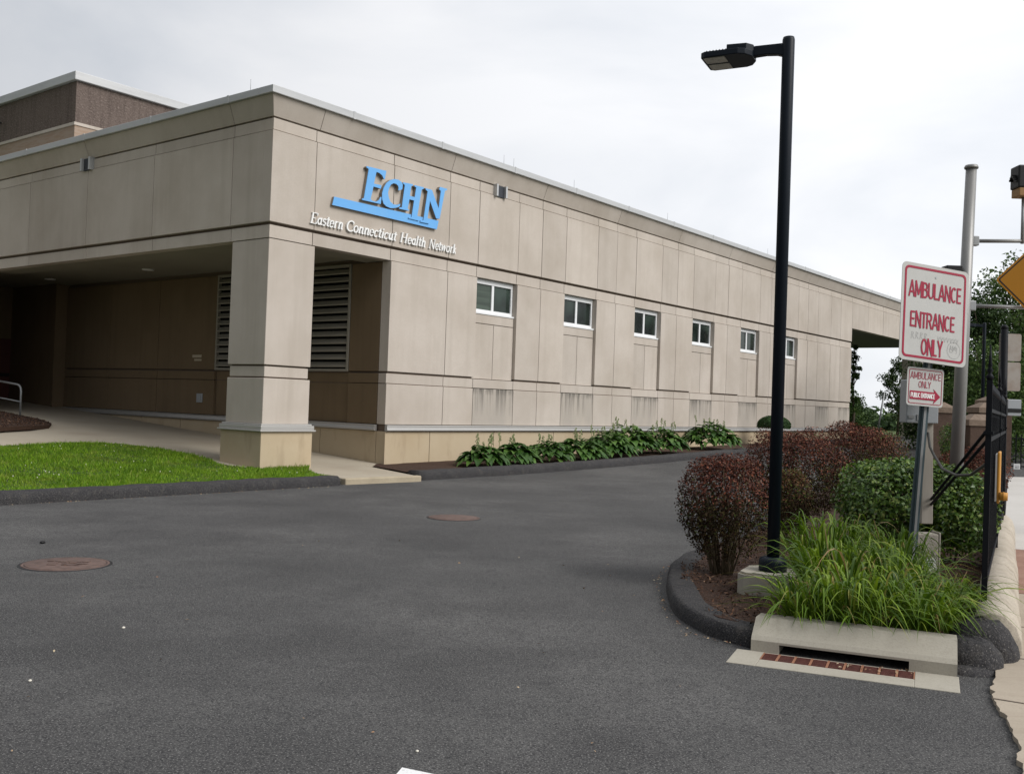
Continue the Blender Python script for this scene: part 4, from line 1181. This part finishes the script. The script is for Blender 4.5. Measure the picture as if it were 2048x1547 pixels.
# ================================================================= STREET FURNITURE
def street_lamp(x, y, z0, ztop, label, footing=True):
    r_ = empty('street_lamp', (x, y, z0), label, 'street lamp', 'black shoebox street lamps')
    H = ztop-z0-0.02
    MB().lathe([(0.056, 0.02), (0.056, H-0.03), (0.05, H-0.005), (0.03, H)], 20).build('pole', NAVY, r_)
    MB().lathe([(0.125, 0.0), (0.125, 0.09), (0.118, 0.115), (0.085, 0.13), (0.06, 0.13)], 20).build('base_cover', NAVY, r_)
    a = MB()
    pts = [(0.0, H-0.06), (-0.30, H-0.055), (-0.33, H-0.07), (-0.33, H-0.15), (-0.20, H-0.145), (-0.10, H-0.155), (0.0, H-0.19)]
    a.prism(pts, -0.035, 0.035, lambda p, q, t: (p, t, q))
    a.build('arm', NAVY, r_, bevel=0.006)
    h = MB()
    zt = H-0.165
    out = [(-0.77, -0.17), (-0.73, -0.20), (-0.42, -0.20), (-0.36, -0.17), (-0.31, -0.08), (-0.31, 0.08), (-0.36, 0.17), (-0.42, 0.20), (-0.73, 0.20), (-0.77, 0.17)]
    h.prism(out, zt, zt+0.055, lambda p, q, t: (p, q, t))
    h.prism([(-0.54, -0.14), (-0.36, -0.12), (-0.31, -0.05), (-0.31, 0.05), (-0.36, 0.12), (-0.54, 0.14)], zt+0.055, zt+0.12, lambda p, q, t: (p, q, t))
    for k in range(7): h.box(-0.73+k*0.030, -0.73+k*0.030+0.013, -0.15, 0.15, zt+0.055, zt+0.08)
    hd = h.build('lamp_head', NAVY, r_, bevel=0.008)
    for s_ in (-1, 1):
        MB().prism([(-0.745, s_*0.095-0.075), (-0.55, s_*0.095-0.075), (-0.55, s_*0.095+0.075), (-0.745, s_*0.095+0.075)], zt-0.004, zt+0.01, lambda p, q, t: (p, q, t)).build('lens_panel', LENS, hd)
    if footing:
        f = MB()
        o8 = [(-0.27, -0.2), (-0.2, -0.27), (0.2, -0.27), (0.27, -0.2), (0.27, 0.2), (0.2, 0.27), (-0.2, 0.27), (-0.27, 0.2)]
        f.prism(o8, -0.3, -0.02, lambda p, q, t: (p, q, t))
        f.prism([(a_*.93, b_*.93) for a_, b_ in o8], -0.02, 0.0, lambda p, q, t: (p, q, t))
        f.build('concrete_footing', INLETC, r_)
    return r_
sl_ = street_lamp(2.425, 9.05, 0.22, 5.12, 'tall black street lamp on a concrete footing in the foreground bed')
sl_.rotation_euler = (0, 0, -R(26))
sl2 = street_lamp(16.5, 34.8, 0.1, 5.1, 'distant black street lamp before the trees, right of the white sign', False)
sl2.rotation_euler = (0, 0, -R(5))

# ---- tall grey pole with arms
gp0, gp1 = Vector((6.50, 14.5, 0.05)), Vector((6.62, 14.5, 5.33))
GP = empty('signal_pole', gp0, 'tall grey aluminium pole with two short arms behind the white sign', 'pole')
q = gp1-gp0
MB().tube([(0, 0, 0), tuple(q*0.5), tuple(q)], [0.098, 0.088, 0.076], 18).build('shaft', ALUP, GP)
MB().lathe([(0.095, 0), (0.10, 0.02), (0.085, 0.05), (0.03, 0.06)], 18, tuple(q)).build('pole_cap', ALUP, GP)
def arm_(z, x1, r0, z1):
    a = MB(); c = q*(z/q.z)
    a.tube([(c.x+0.05, 0, z), (x1-gp0.x, -0.03, z1)], r0, 10)
    o = a.build('arm', ALUP, GP)
    MB().box(c.x+.06, c.x+.15, -.05, .05, z-.07, z+.07).build('clamp', GALV, o, bevel=.01)
arm_(4.22, 7.75, 0.028, 4.25)
arm_(3.27, 7.75, 0.028, 3.27)
cbx = MB(); cbx.box(-0.24, -0.01, -0.1, 0.1, 3.2, 3.84)
cbx.build('control_box', BLACK, GP, bevel=0.01)
# traffic beacon
TS = empty('traffic_signal', (7.38, 14.47, 4.25), 'black signal head standing on the upper arm of the grey pole', 'traffic signal')
MB().tube([(0, 0, 0.0), (0, 0, 0.68)], 0.025, 10).build('mount_pipe', GALV, TS)
hs = MB(); hs.box(-0.14, 0.22, -0.13, 0.13, 0.80, 1.13)
hso = hs.build('housing', BLACK, TS, bevel=0.02)
MB().box(-0.12, 0.20, -0.12, 0.12, 0.68, 0.80).build('bracket', mat('faded_signal_yellow', (0.30, 0.17, 0.07), .6), TS, bevel=0.01)
vi = MB()
for k in range(8):
    a0 = math.pi*k/8
    vi.box(-0.17-0.02, -0.14, -0.1+0.02*k, -0.08+0.02*k, 0.88+0.08*math.sin(a0), 0.9+0.1*math.sin(a0))
vi.build('visor_hinge', BLACK, TS)
# yellow diamond warning sign on the lower arm
WS = bpy.data.objects.new('warning_sign', None); COL.objects.link(WS); WS.location = (7.54, 14.38, 3.71); WS.empty_display_size = .2
tag(WS, 'yellow diamond warning sign with black border at the right edge', 'sign')
def rsq(hw, hh, r, n=5):
    o = []
    for cx_, cy_, a0 in ((hw-r, hh-r, 0), (-hw+r, hh-r, 90), (-hw+r, -hh+r, 180), (hw-r, -hh+r, 270)):
        for k in range(n+1):
            a = R(a0+90*k/n); o.append((cx_+r*math.cos(a), cy_+r*math.sin(a)))
    return o
def rot45(p): c = math.sqrt(.5); return [((a-b)*c, (a+b)*c) for a, b in p]
def face(mb, pts, y0, y1, mi=0): mb.prism(pts, y0, y1, lambda a, b, t: (a, t, b), mi)
pl = MB(); face(pl, rot45(rsq(.39, .39, .05)), 0.0, 0.006); pl.build('plate', AMBER, WS)
def ring(mb, outer, inner, y0, y1):
    n = len(outer)
    vs = [(a, y0, b) for a, b in outer]+[(a, y0, b) for a, b in inner]+[(a, y1, b) for a, b in outer]+[(a, y1, b) for a, b in inner]
    fs = []
    for i in range(n):
        j = (i+1) % n
        fs += [(i, j, n+j, n+i), (2*n+i, 3*n+i, 3*n+j, 2*n+j), (i, 2*n+i, 2*n+j, j), (n+i, n+j, 3*n+j, 3*n+i)]
    mb.add(vs, fs)
bd = MB(); ring(bd, rot45(rsq(.365, .365, .035)), rot45(rsq(.348, .348, .025)), -0.003, 0.0); bd.build('border', BLACK, WS)
WS.rotation_euler = (0, 0, R(-8))

# ---- leaning steel post with two ambulance signs
SP = empty('sign_post', (4.12, 10.12, 0.05), 'leaning green grey steel U-channel post holding the ambulance signs', 'post')
q = Vector((4.21, 10.12, 1.66))-Vector((4.12, 10.12, 0.05)); q = q.normalized()
c = MB()
top = 3.1
for (x0, x1, y0, y1) in ((-0.048, -0.022, -0.008, 0.0), (-0.022, -0.012, -0.035, 0.0), (-0.012, 0.012, -0.043, -0.035), (0.012, 0.022, -0.035, 0.0), (0.022, 0.048, -0.008, 0.0)):
    vs = []
    for tt in (-0.3, top):
        for (a, b) in ((x0, y0), (x1, y0), (x1, y1), (x0, y1)): vs.append((a+q.x*tt, b+q.y*tt+0.03, q.z*tt))
    c.add(vs, [(0, 3, 2, 1), (4, 5, 6, 7), (0, 1, 5, 4), (1, 2, 6, 5), (2, 3, 7, 6), (3, 0, 4, 7)], 1 if (x0 == -0.012) else 0)
c.build('channel', [GREEN, GALV], SP)
def plane_sign(TL, TR, BL, name, label):
    TL, TR, BL = Vector(TL), Vector(TR), Vector(BL)
    W_, H_ = (TR-TL).length, (BL-TL).length
    ex = (TR-TL).normalized(); ez = (TL-BL); ez = (ez-ex*ez.dot(ex)).normalized(); ey = ez.cross(ex)
    c = (TR+BL)/2
    o = bpy.data.objects.new(name, None); COL.objects.link(o); o.empty_display_size = .2
    o.matrix_world = Matrix(((ex.x, ey.x, ez.x, c.x), (ex.y, ey.y, ez.y, c.y), (ex.z, ey.z, ez.z, c.z), (0, 0, 0, 1)))
    tag(o, label, 'sign')
    return o, W_/2, H_/2
A1, hw, hh = plane_sign((3.86, 9.9, 3.22), (4.66, 10.2, 3.165), (3.82, 9.83, 2.235), 'ambulance_sign', 'larger white sign with red AMBULANCE ENTRANCE ONLY lettering on the leaning post')
pl = MB(); face(pl, rsq(hw, hh, .055), 0.0, 0.005); pl.build('plate', SIGNW, A1)
bd = MB(); ring(bd, rsq(hw-.033, hh-.033, .05), rsq(hw-.056, hh-.056, .035), -0.003, 0.0); bd.build('border', SIGNR, A1)
WT = 0.112
SANS = {
'A': (0.80, [[(.06, 0), (.40, 1), (.74, 0)], [(.18, .30), (.62, .30)]]),
'M': (0.92, [[(.10, 0), (.10, 1), (.46, .18), (.82, 1), (.82, 0)]]),
'B': (0.74, [[(.10, 0), (.10, 1)], [(.10, .93), (.40, .93)] + arc(.40, .735, .20, .195, 90, -90, 8)[1:] + [(.10, .54)], [(.40, .54)] + arc(.40, .305, .24, .235, 90, -90, 8)[1:] + [(.10, .07)]]),
'U': (0.76, [[(.10, 1)] + arc(.38, .32, .28, .25, 180, 360, 10) + [(.66, 1)]]),
'L': (0.60, [[(.10, 1), (.10, .07), (.56, .07)]]),
'N': (0.78, [[(.10, 0), (.10, 1), (.68, 0), (.68, 1)]]),
'C': (0.76, [arc(.40, .5, .30, .43, 48, 312, 16)]),
'E': (0.66, [[(.60, .93), (.10, .93), (.10, .07), (.61, .07)], [(.10, .51), (.55, .51)]]),
'T': (0.66, [[(.33, 0), (.33, .93)], [(.03, .93), (.63, .93)]]),
'R': (0.76, [[(.10, 0), (.10, 1)], [(.10, .93), (.42, .93)] + arc(.42, .715, .22, .215, 90, -90, 8)[1:] + [(.10, .50)], [(.40, .50), (.68, 0)]]),
'O': (0.82, [arc(.41, .5, .31, .43, 0, 360, 22)]),
'Y': (0.72, [[(.05, 1), (.36, .45), (.67, 1)], [(.36, .45), (.36, 0)]]),
'P': (0.70, [[(.10, 0), (.10, 1)], [(.10, .93), (.40, .93)] + arc(.40, .70, .23, .23, 90, -90, 8)[1:] + [(.10, .47)]]),
'I': (0.30, [[(.15, 0), (.15, 1)]]), ' ': (0.36, []),
}
def tx(s, cx_, zc, w_, h_, par, y=-0.004, m_=SIGNR, bold=WT):
    total = sum(SANS[c_][0] for c_ in s)-0.14
    sx = w_/total
    mb = MB(); x = -0.07; ns = 0
    for ch in s:
        wd, strokes = SANS[ch]
        for pts in strokes:
            hw_ = bold*h_/2
            P_ = [((x+a_)*sx, b_*h_) for a_, b_ in pts]
            for i in range(len(P_)-1):
                (ax, ay), (bx, by) = P_[i], P_[i+1]
                dx, dy = bx-ax, by-ay
                l = math.hypot(dx, dy)
                if l < 1e-6: continue
                dx /= l; dy /= l
                ea = hw_*0.45 if i > 0 else 0; eb = hw_*0.45 if i < len(P_)-2 else 0
                q_ = [(ax-dx*ea-dy*hw_, ay-dy*ea+dx*hw_), (bx+dx*eb-dy*hw_, by+dy*eb+dx*hw_), (bx+dx*eb+dy*hw_, by+dy*eb-dx*hw_), (ax-dx*ea+dy*hw_, ay-dy*ea-dx*hw_)]
                ns += 1
                yy = y-0.00012*(ns % 9)
                mb.add([(cx_-w_/2+a_, yy, zc+b_) for a_, b_ in q_], [(0, 3, 2, 1)])
        x += wd
    return mb.build('lettering', m_, par)
tx('AMBULANCE', 0.0, hh-.345, 1.56*hw, 0.165, A1)
tx('ENTRANCE', -0.02, hh-.65, 1.32*hw, 0.165, A1)
tx('ONLY', -0.02, hh-.92, 0.62*hw, 0.17, A1)
bo = MB()
for zz in (hh-.10, -hh+.10): bo.lathe([(0.012, 0), (0.012, 0.008), (0.006, 0.012)], 8)
bolt = MB()
for zz in (hh-.115, -hh+.085):
    bolt.add([(0.012*math.cos(i*math.pi/4), -0.004, zz+0.012*math.sin(i*math.pi/4)) for i in range(8)], [tuple(range(8))])
bolt.build('bolt', GALV, A1)
# faint pencil scrawl on the sign face
sc = MB(); rr = random.Random(5)
def scr(pts, w_=0.0035):
    for i in range(len(pts)-1):
        (a, b), (c_, d_) = pts[i], pts[i+1]
        l = math.hypot(c_-a, d_-b) or 1; nx, nz_ = -(d_-b)/l*w_/2, (c_-a)/l*w_/2
        sc.add([(a-nx, -0.0045-rr.random()*.0005, b-nz_), (c_-nx, -0.0045, d_-nz_), (c_+nx, -0.0045, d_+nz_), (a+nx, -0.0045-rr.random()*.0005, b+nz_)], [(0, 1, 2, 3)])
zb_ = hh-.715
for k_ in range(4):
    x = -hw*.66+k_*0.055
    scr([(x, zb_-.05), (x+.005, zb_+.02), (x+.03, zb_+.01), (x+.01, zb_-.015), (x+.038, zb_-.05)])
for k_ in range(7):
    x = hw*.12+k_*0.04
    scr([(x, zb_+.01), (x+.012, zb_-.04), (x+.028, zb_+.005)])
for k_ in range(3):
    x = hw*.5+k_*0.03; scr([(x, hh-.83), (x+.01, hh-.78), (x+.022, hh-.83)])
scr([(hw*.62+.085*math.cos(i*math.pi/10), -hh+.16+.085*math.sin(i*math.pi/10)) for i in range(21)])
scr([(hw*.55, -hh+.19), (hw*.5, -hh+.17), (hw*.5, -hh+.14), (hw*.58, -hh+.14), (hw*.62, -hh+.19), (hw*.72, -hh+.19), (hw*.7, -hh+.13)])
sc.build('scrawl', SCRAWL, A1)
A2, hw, hh = plane_sign((3.975, 9.97, 2.17), (4.41, 10.13, 2.15), (3.945, 9.95, 1.785), 'ambulance_sign', 'smaller white sign reading AMBULANCE ONLY above a red PUBLIC ENTRANCE arrow')
pl = MB(); face(pl, rsq(hw, hh, .03), 0.0, 0.004); pl.build('plate', SIGNW, A2)
bd = MB(); ring(bd, rsq(hw-.02, hh-.02, .025), rsq(hw-.026, hh-.026, .02), -0.003, 0.0); bd.build('border', SIGNR, A2)
tx('AMBULANCE', 0.0, hh-.118, 1.66*hw, 0.07, A2, bold=0.085)
tx('ONLY', -0.01, hh-.205, 0.66*hw, 0.07, A2, bold=0.085)
ar = MB(); za = -hh+.105
face(ar, [(-hw*.83, za-.042), (hw*.5, za-.042), (hw*.46, za-.075), (hw*.84, za), (hw*.46, za+.075), (hw*.5, za+.042), (-hw*.83, za+.042)], -0.004, -0.001)
ar.build('arrow', SIGNR, A2)
tx('PUBLIC ENTRANCE', -0.03, za-.024, 1.30*hw, 0.048, A2, y=-0.0055, m_=WHITE, bold=0.15)

# ---- second post with electrical box
EP = empty('utility_post', (4.39, 10.47, 0.05), 'square concrete post with grey electrical box and paper notice behind the sign post', 'post')
p_ = MB()
for z0, z1, h0, h1 in ((0.5, 1.62, 0.062, 0.055),):
    p_.add([(-h0, -h0, z0), (h0, -h0, z0), (h0, h0, z0), (-h0, h0, z0), (-h1-.015, -h1, z1), (h1-.015, -h1, z1), (h1-.015, h1, z1), (-h1-.015, h1, z1)], [(0, 3, 2, 1), (4, 5, 6, 7), (0, 1, 5, 4), (1, 2, 6, 5), (2, 3, 7, 6), (3, 0, 4, 7)])
p_.build('shaft', POSTC, EP, bevel=0.008)
p_ = MB(); p_.box(-0.125, 0.11, -0.1, 0.1, -0.2, 0.40); p_.box(0.11, 0.135, -0.1, 0.1, -0.2, 0.42); p_.build('base_housing', POSTC, EP, bevel=0.012)
p_ = MB(); p_.box(-0.28, 0.055, -0.14, 0.05, 1.55, 2.0); eb = p_.build('electrical_box', BOXG, EP, bevel=0.01)
p_ = MB(); p_.box(-0.17, -0.1, -0.15, -0.14, 1.58, 1.64); p_.box(-0.26, -0.2, -0.15, -0.14, 1.6, 1.63); p_.build('latch', GALV, eb)
p_ = MB(); p_.add([(-0.05, -0.104, 0.0), (0.10, -0.104, 0.03), (0.075, -0.11, 0.16), (-0.06, -0.11, 0.13)], [(0, 1, 2, 3)])
nt_ = p_.build('paper_notice', PAPER, EP)
p_ = MB()
for k_ in range(4): p_.add([(-0.045+.01*k_*.1, -0.1115-.0002*k_, 0.045+.022*k_), (0.06, -0.1115, 0.062+.022*k_), (0.06, -0.1118, 0.069+.022*k_), (-0.045, -0.1118, 0.052+.022*k_)], [(0, 1, 2, 3)])
p_.build('print', INK, nt_)
cbm = MB(); cbm.tube([(4.37, 10.40, 1.50), (4.31, 10.2, 1.36), (4.27, 10.0, 1.28), (4.14, 9.5, 1.175), (4.05, 9.0, 1.145), (3.97, 8.55, 1.18), (3.89, 8.1, 1.30)], 0.014, 8)
tag(cbm.build('power_cable', CABLE), 'dark drooping cable from the concrete post to the fence post', 'cable')

# ---- iron fence along the granite curb
f0, f1 = Vector((3.872, 8.05, 0)), Vector((7.18, 14.45, 0))
fd = (f1-f0).normalized(); flen = (f1-f0).length
fa = math.atan2(fd.y, fd.x)
IF = empty('iron_fence', (f0.x, f0.y, 0.2), 'black iron picket fence with spear finials on the granite curb, seen edge-on', 'fence', rz=fa)
def finial(mb, x, z, r=0.045, l=0.22):
    mb.lathe([(r*.6, 0), (r, r*.7), (r*.6, r*1.4), (r*.35, r*1.7), (r*.8, r*2.4), (r*.35, r*3.0), (r*.5, r*3.4), (0.004, l)], 10, (x, 0, z))
for x in (0.0, flen*0.5, flen):
    mb = MB(); mb.box(x-.022, x+.022, -.022, .022, -0.2, 1.78); mb.box(x-.036, x+.036, -.036, .036, 1.34, 1.365); finial(mb, x, 1.78, .033, .29)
    mb.build('post', BLACKP, IF)
for z, h in ((0.12, .035), (1.28, .035), (1.52, .03)):
    MB().box(0.03, flen-.03, -.018, .018, z, z+h).build('rail', BLACKP, IF)
pk0 = None
npk = 56
for i in range(npk):
    x = 0.1+(flen-0.2)*i/(npk-1)
    if pk0 is None:
        mb = MB(); mb.box(-.009, .009, -.009, .009, 0.0, 1.60); mb.lathe([(.012, 0), (.022, .03), (.010, .06), (.002, .1)], 8, (0, 0, 1.6))
        pk0 = mb.build('picket', BLACKP, IF); o = pk0
    else:
        o = pk0.copy(); COL.objects.link(o)
    o.location = (x, 0, 0.08)
sc0 = None
for i in range(26):
    if sc0 is None:
        mb = MB(); mb.tube([(0.075*math.cos(t*math.pi/7), 0, 0.075*math.sin(t*math.pi/7)) for t in range(15)], .008, 6)
        sc0 = mb.build('scroll_ring', BLACKP, IF); o = sc0
    else:
        o = sc0.copy(); COL.objects.link(o)
    o.location = (0.3+i*0.26, 0, 1.42)
IFm = Matrix.Translation((f0.x, f0.y, 0.2)) @ Matrix.Rotation(fa, 4, 'Z')
for dz in (0.0, -0.085):
    p0_ = IFm.inverted() @ Vector((3.875, 8.09, 1.565+dz)); p1_ = IFm.inverted() @ Vector((4.95, 12.6, 0.10+dz*.3))
    br = MB(); br.tube([p0_, p1_], .014, 8); br.build('brace', BLACKP, IF)
# orange rimmed plate on the fence
OS = empty('fence_plate', (4.645, 9.5, 0.9), 'white plate with orange rim and orange knob fixed to the fence', 'plate', rz=fa)
MB().box(-.22, .22, -.02, -.005, 0.0, 0.44).build('panel', PAPER, OS)
b_ = MB(); b_.box(-.23, .23, -.045, -.02, -0.02, 0.46); b_.build('rim', ORANGE, OS, bevel=.01)
b_ = MB(); b_.tube([(-.22, -.045, 0.05), (-.22, -.115, 0.05)], .038, 14); b_.tube([(-.22, -.075, .05), (-.22, -.085, .05)], .042, 14); b_.build('knob', ORANGE, OS)

# ---- black pole with back to back signs
BP = empty('signpost', (7.545, 15.2, 0.0), 'slim black pole carrying two sign backs and a small grey box', 'post')
b_ = MB(); b_.tube([(0, 0, 0), (-0.03, 0, 3.06)], .052, 12); b_.lathe([(.05, 0), (.055, .03), (.02, .07)], 12, (-.03, 0, 3.06)); b_.build('pole', BLACKP, BP)
for z0, z1 in ((2.58, 3.0), (2.12, 2.56)):
    b_ = MB(); b_.prism(rsq(.17, (z1-z0)/2, .03), 0.07, 0.075, lambda a, b, t: (a+0.10, t, b+(z0+z1)/2)); b_.build('sign_back', SIGBACK, BP)
b_ = MB(); b_.box(.06, .27, 0.02, 0.12, 1.74, 1.99); bx = b_.build('small_box', BOXG, BP, bevel=.008)
b_ = MB(); b_.box(.062, .265, .012, .02, 1.79, 1.85); b_.build('label_strip', BLACK, bx)
wp = MB(); wp.tube([(0, 0, 0), (0, 0, 1.75)], .05, 10)
o = wp.build('wooden_post', BARK); o.location = (7.72, 15.6, 0.0)
tag(o, 'weathered brown post right behind the black sign pole', 'post')

# ---- stone gate piers
def pier(x, y, w_, z0, z1, label):
    r_ = empty('gate_pier', (x, y, z0), label, 'pier', 'brown stone gate piers')
    H = z1-z0
    b_ = MB(); b_.box(-w_/2, w_/2, -w_/2, w_/2, 0, H-0.2); b_.build('shaft', PIER, r_, bevel=.02)
    e = w_/2+.03
    b_ = MB(); b_.box(-e, e, -e, e, H-.2, H-.06)
    b_.add([(-e, -e, H-.06), (e, -e, H-.06), (e, e, H-.06), (-e, e, H-.06), (-e*.35, -e*.35, H+.08), (e*.35, -e*.35, H+.08), (e*.35, e*.35, H+.08), (-e*.35, e*.35, H+.08)], [(4, 5, 6, 7), (0, 1, 5, 4), (1, 2, 6, 5), (2, 3, 7, 6), (3, 0, 4, 7)])
    b_.build('cap', PIERCAP, r_)
pier(11.27, 24.0, .66, 0.0, 1.72, 'nearest brown stone pier with sloped cap, right of the grey pole')
pier(12.92, 27.0, .70, 0.0, 2.06, 'middle brown stone pier, its cap rising above the nearest one')
pier(14.58, 30.0, .74, 0.0, 2.32, 'farthest brown stone pier with the topmost cap')
pier(11.40, 26.5, .58, 0.0, 2.02, 'narrow brown stone pier seen between sign post and grey pole')
shrub('green_shrub', 'small round yellow green shrub left of the tall grey pole', (10.85, 24.3, 0.1), .36, .36, 0.3, 1.45, 2600, 0.06, VIB, 9, 2.4, (0.62, 0.75), 4)

# ---- far black fence with notice
FF = empty('far_fence', (18.6, 31.0, 0.1), 'low black picket fence far right before the trees', 'fence', rz=R(-12))
for z in (.12, 1.0): MB().box(-4, 6, -.02, .02, z, z+.04).build('rail', BLACKP, FF)
pk0 = None
for i in range(66):
    if pk0 is None:
        pk0 = MB().box(-.015, .015, -.015, .015, 0, 1.15).build('picket', BLACKP, FF); o = pk0
    else:
        o = pk0.copy(); COL.objects.link(o)
    o.location = (-3.95+i*.15, 0, 0)
nb_ = MB(); nb_.box(-.10, .10, -.01, .0, -.13, .13)
o = nb_.build('paper_notice', PAPER); o.location = (15.92, 31.2, 0.1)
tag(o, 'small white notice on the far black fence', 'notice')
p_ = MB()
for k_ in range(5): p_.box(-.07, .07, -.013, -.0101, -.09+k_*.04, -.075+k_*.04)
p_.build('print', INK, o)
o.location = (15.95, 31.25, 0.20)

# ================================================================= TREES
def tree(label, x, y, z0, H, rx, ry, nl, size, m_, seed, crown0=0.3, nclump=60, group='trees beyond the entrance', dens=0.33):
    root = empty('broadleaf_tree', (x, y, z0), label, 'tree', group)
    r = np.random.default_rng(seed)
    rr = random.Random(seed)
    tb_ = MB()
    th = H*0.62
    tb_.tube([(0, 0, -0.3), (rr.uniform(-.1, .1), 0, th*.4), (rr.uniform(-.2, .2), rr.uniform(-.2, .2), th), (rr.uniform(-.2, .2), 0, H*.9)], [H*.022, H*.017, H*.010, H*.003], 8)
    # clump centres
    D = r.normal(size=(nclump, 3)); D /= np.linalg.norm(D, axis=1, keepdims=True)
    q = r.uniform(0.25, 1, nclump)**0.5
    hc = H*(1-crown0)/2
    f = blobfn(seed, amp=.16)(D)
    Cc = D*(q*f)[:, None]*np.array([rx, ry, hc])
    Cc[:, 2] += H*crown0+hc
    Cc[:, :2] *= np.clip(1.15-0.45*(Cc[:, 2:3]-H*crown0)/(2*hc), .5, 1.2)
    for c in Cc[::2]:
        b0 = Vector((0, 0, max(H*crown0*.8, min(th, c[2]*.75))))
        e = Vector(c); mid = b0.lerp(e, .5)+Vector((rr.uniform(-.2, .2), rr.uniform(-.2, .2), .15))
        tb_.tube([b0, mid, e], [H*.007, H*.004, H*.0012], 5)
    tb_.build('trunk', BARK, root)
    per = nl//nclump
    cr_ = r.uniform(.6, 1.25, nclump)*dens*(rx+hc)/2
    idx = np.repeat(np.arange(nclump), per)
    n = len(idx)
    dd = r.normal(size=(n, 3)); dd /= np.linalg.norm(dd, axis=1, keepdims=True)
    P = Cc[idx]+dd*(cr_[idx]*r.uniform(0, 1, n)**.5)[:, None]*np.array([1, 1, .7])
    Vv, Q = leaves(P, dd*.4+np.array([0, 0, .7]), size, .55, .8)
    np_mesh('crown', Vv, Q, m_, root)
    return root
tree('tall tree right behind the white sign and grey pole', 19.9, 42, 0.2, 7.0, 1.9, 1.9, 9000, .17, TREEL2, 101, .08)
tree('tall airy tree behind the yellow diamond sign', 22.0, 43, 0.2, 8.9, 2.3, 2.2, 11000, .17, TREEL, 102, .1, 75)
tree('dense tree at the right edge of the photo', 21.3, 39, 0.2, 6.3, 2.3, 2.2, 11000, .17, TREEL, 103, .02, 70, dens=.42)
tree('dark low tree between the white sign and the distant lamp', 18.6, 43.5, 0.2, 5.2, 2.0, 2.0, 9000, .17, TREEL2, 104, .05, dens=.42)
tree('bushy tree behind the far black fence', 17.6, 36.5, 0.1, 4.3, 2.2, 2.0, 9500, .15, TREEL, 108, .0, 60, dens=.45)
tree('slender tree beside the building end under the canopy', 21.65, 63, 0.4, 5.6, .45, .45, 1500, .17, TREEL, 105, .25, 34, dens=.2)
tree('spreading tree seen under the canopy left of the small sign', 25.7, 66, 0.4, 5.3, 1.55, 1.5, 4200, .17, TREEL2, 106, .25, 44, dens=.24)
tree('tree behind the ambulance signs', 27.9, 66, 0.4, 5.6, 1.6, 1.6, 5000, .18, TREEL2, 107, .15, 50, dens=.26)
tree('low bushy tree under the canopy opening', 24.6, 72, 0.4, 2.3, 2.3, 2.0, 6500, .20, TREEL2, 109, .0, 44, dens=.5)
tree('low green tree near the building end', 23.2, 70, 0.4, 1.7, 2.0, 1.8, 5000, .20, TREEL, 110, .0, 40, dens=.5)
tree('rounded dark tree far behind the grey pole', 24.5, 55, 0.3, 5.2, 2.4, 2.2, 8000, .19, TREEL2, 111, .0, 55, dens=.45)
# distant wood closing the horizon
n = 26000
t = rng.uniform(0, 1, n)
X_ = 26+t*75; Y_ = 96-t*50+rng.normal(size=n)*3
hz = (1.9+3.0*np.clip((t-.25)/.2, 0, 1))*(1+.2*np.sin(t*40)+.15*np.sin(t*97))
P = np.stack([X_, Y_, .3+hz*rng.uniform(0, 1, n)**.8], 1)
Vv, Q = leaves(P, np.tile([0, -.5, .6], (n, 1)), .55, .6, .7)
tag(np_mesh('distant_wood', Vv, Q, TREEL2), 'far dark green wood along the horizon at the right', 'wood', kind='stuff')
lp = MB(); lp.tube([(21.35, 58, .3), (21.75, 58, 3.05)], .05, 6)
tag(lp.build('slanted_pole', GALV), 'thin slanted grey pole by the building end under the canopy', 'pole')
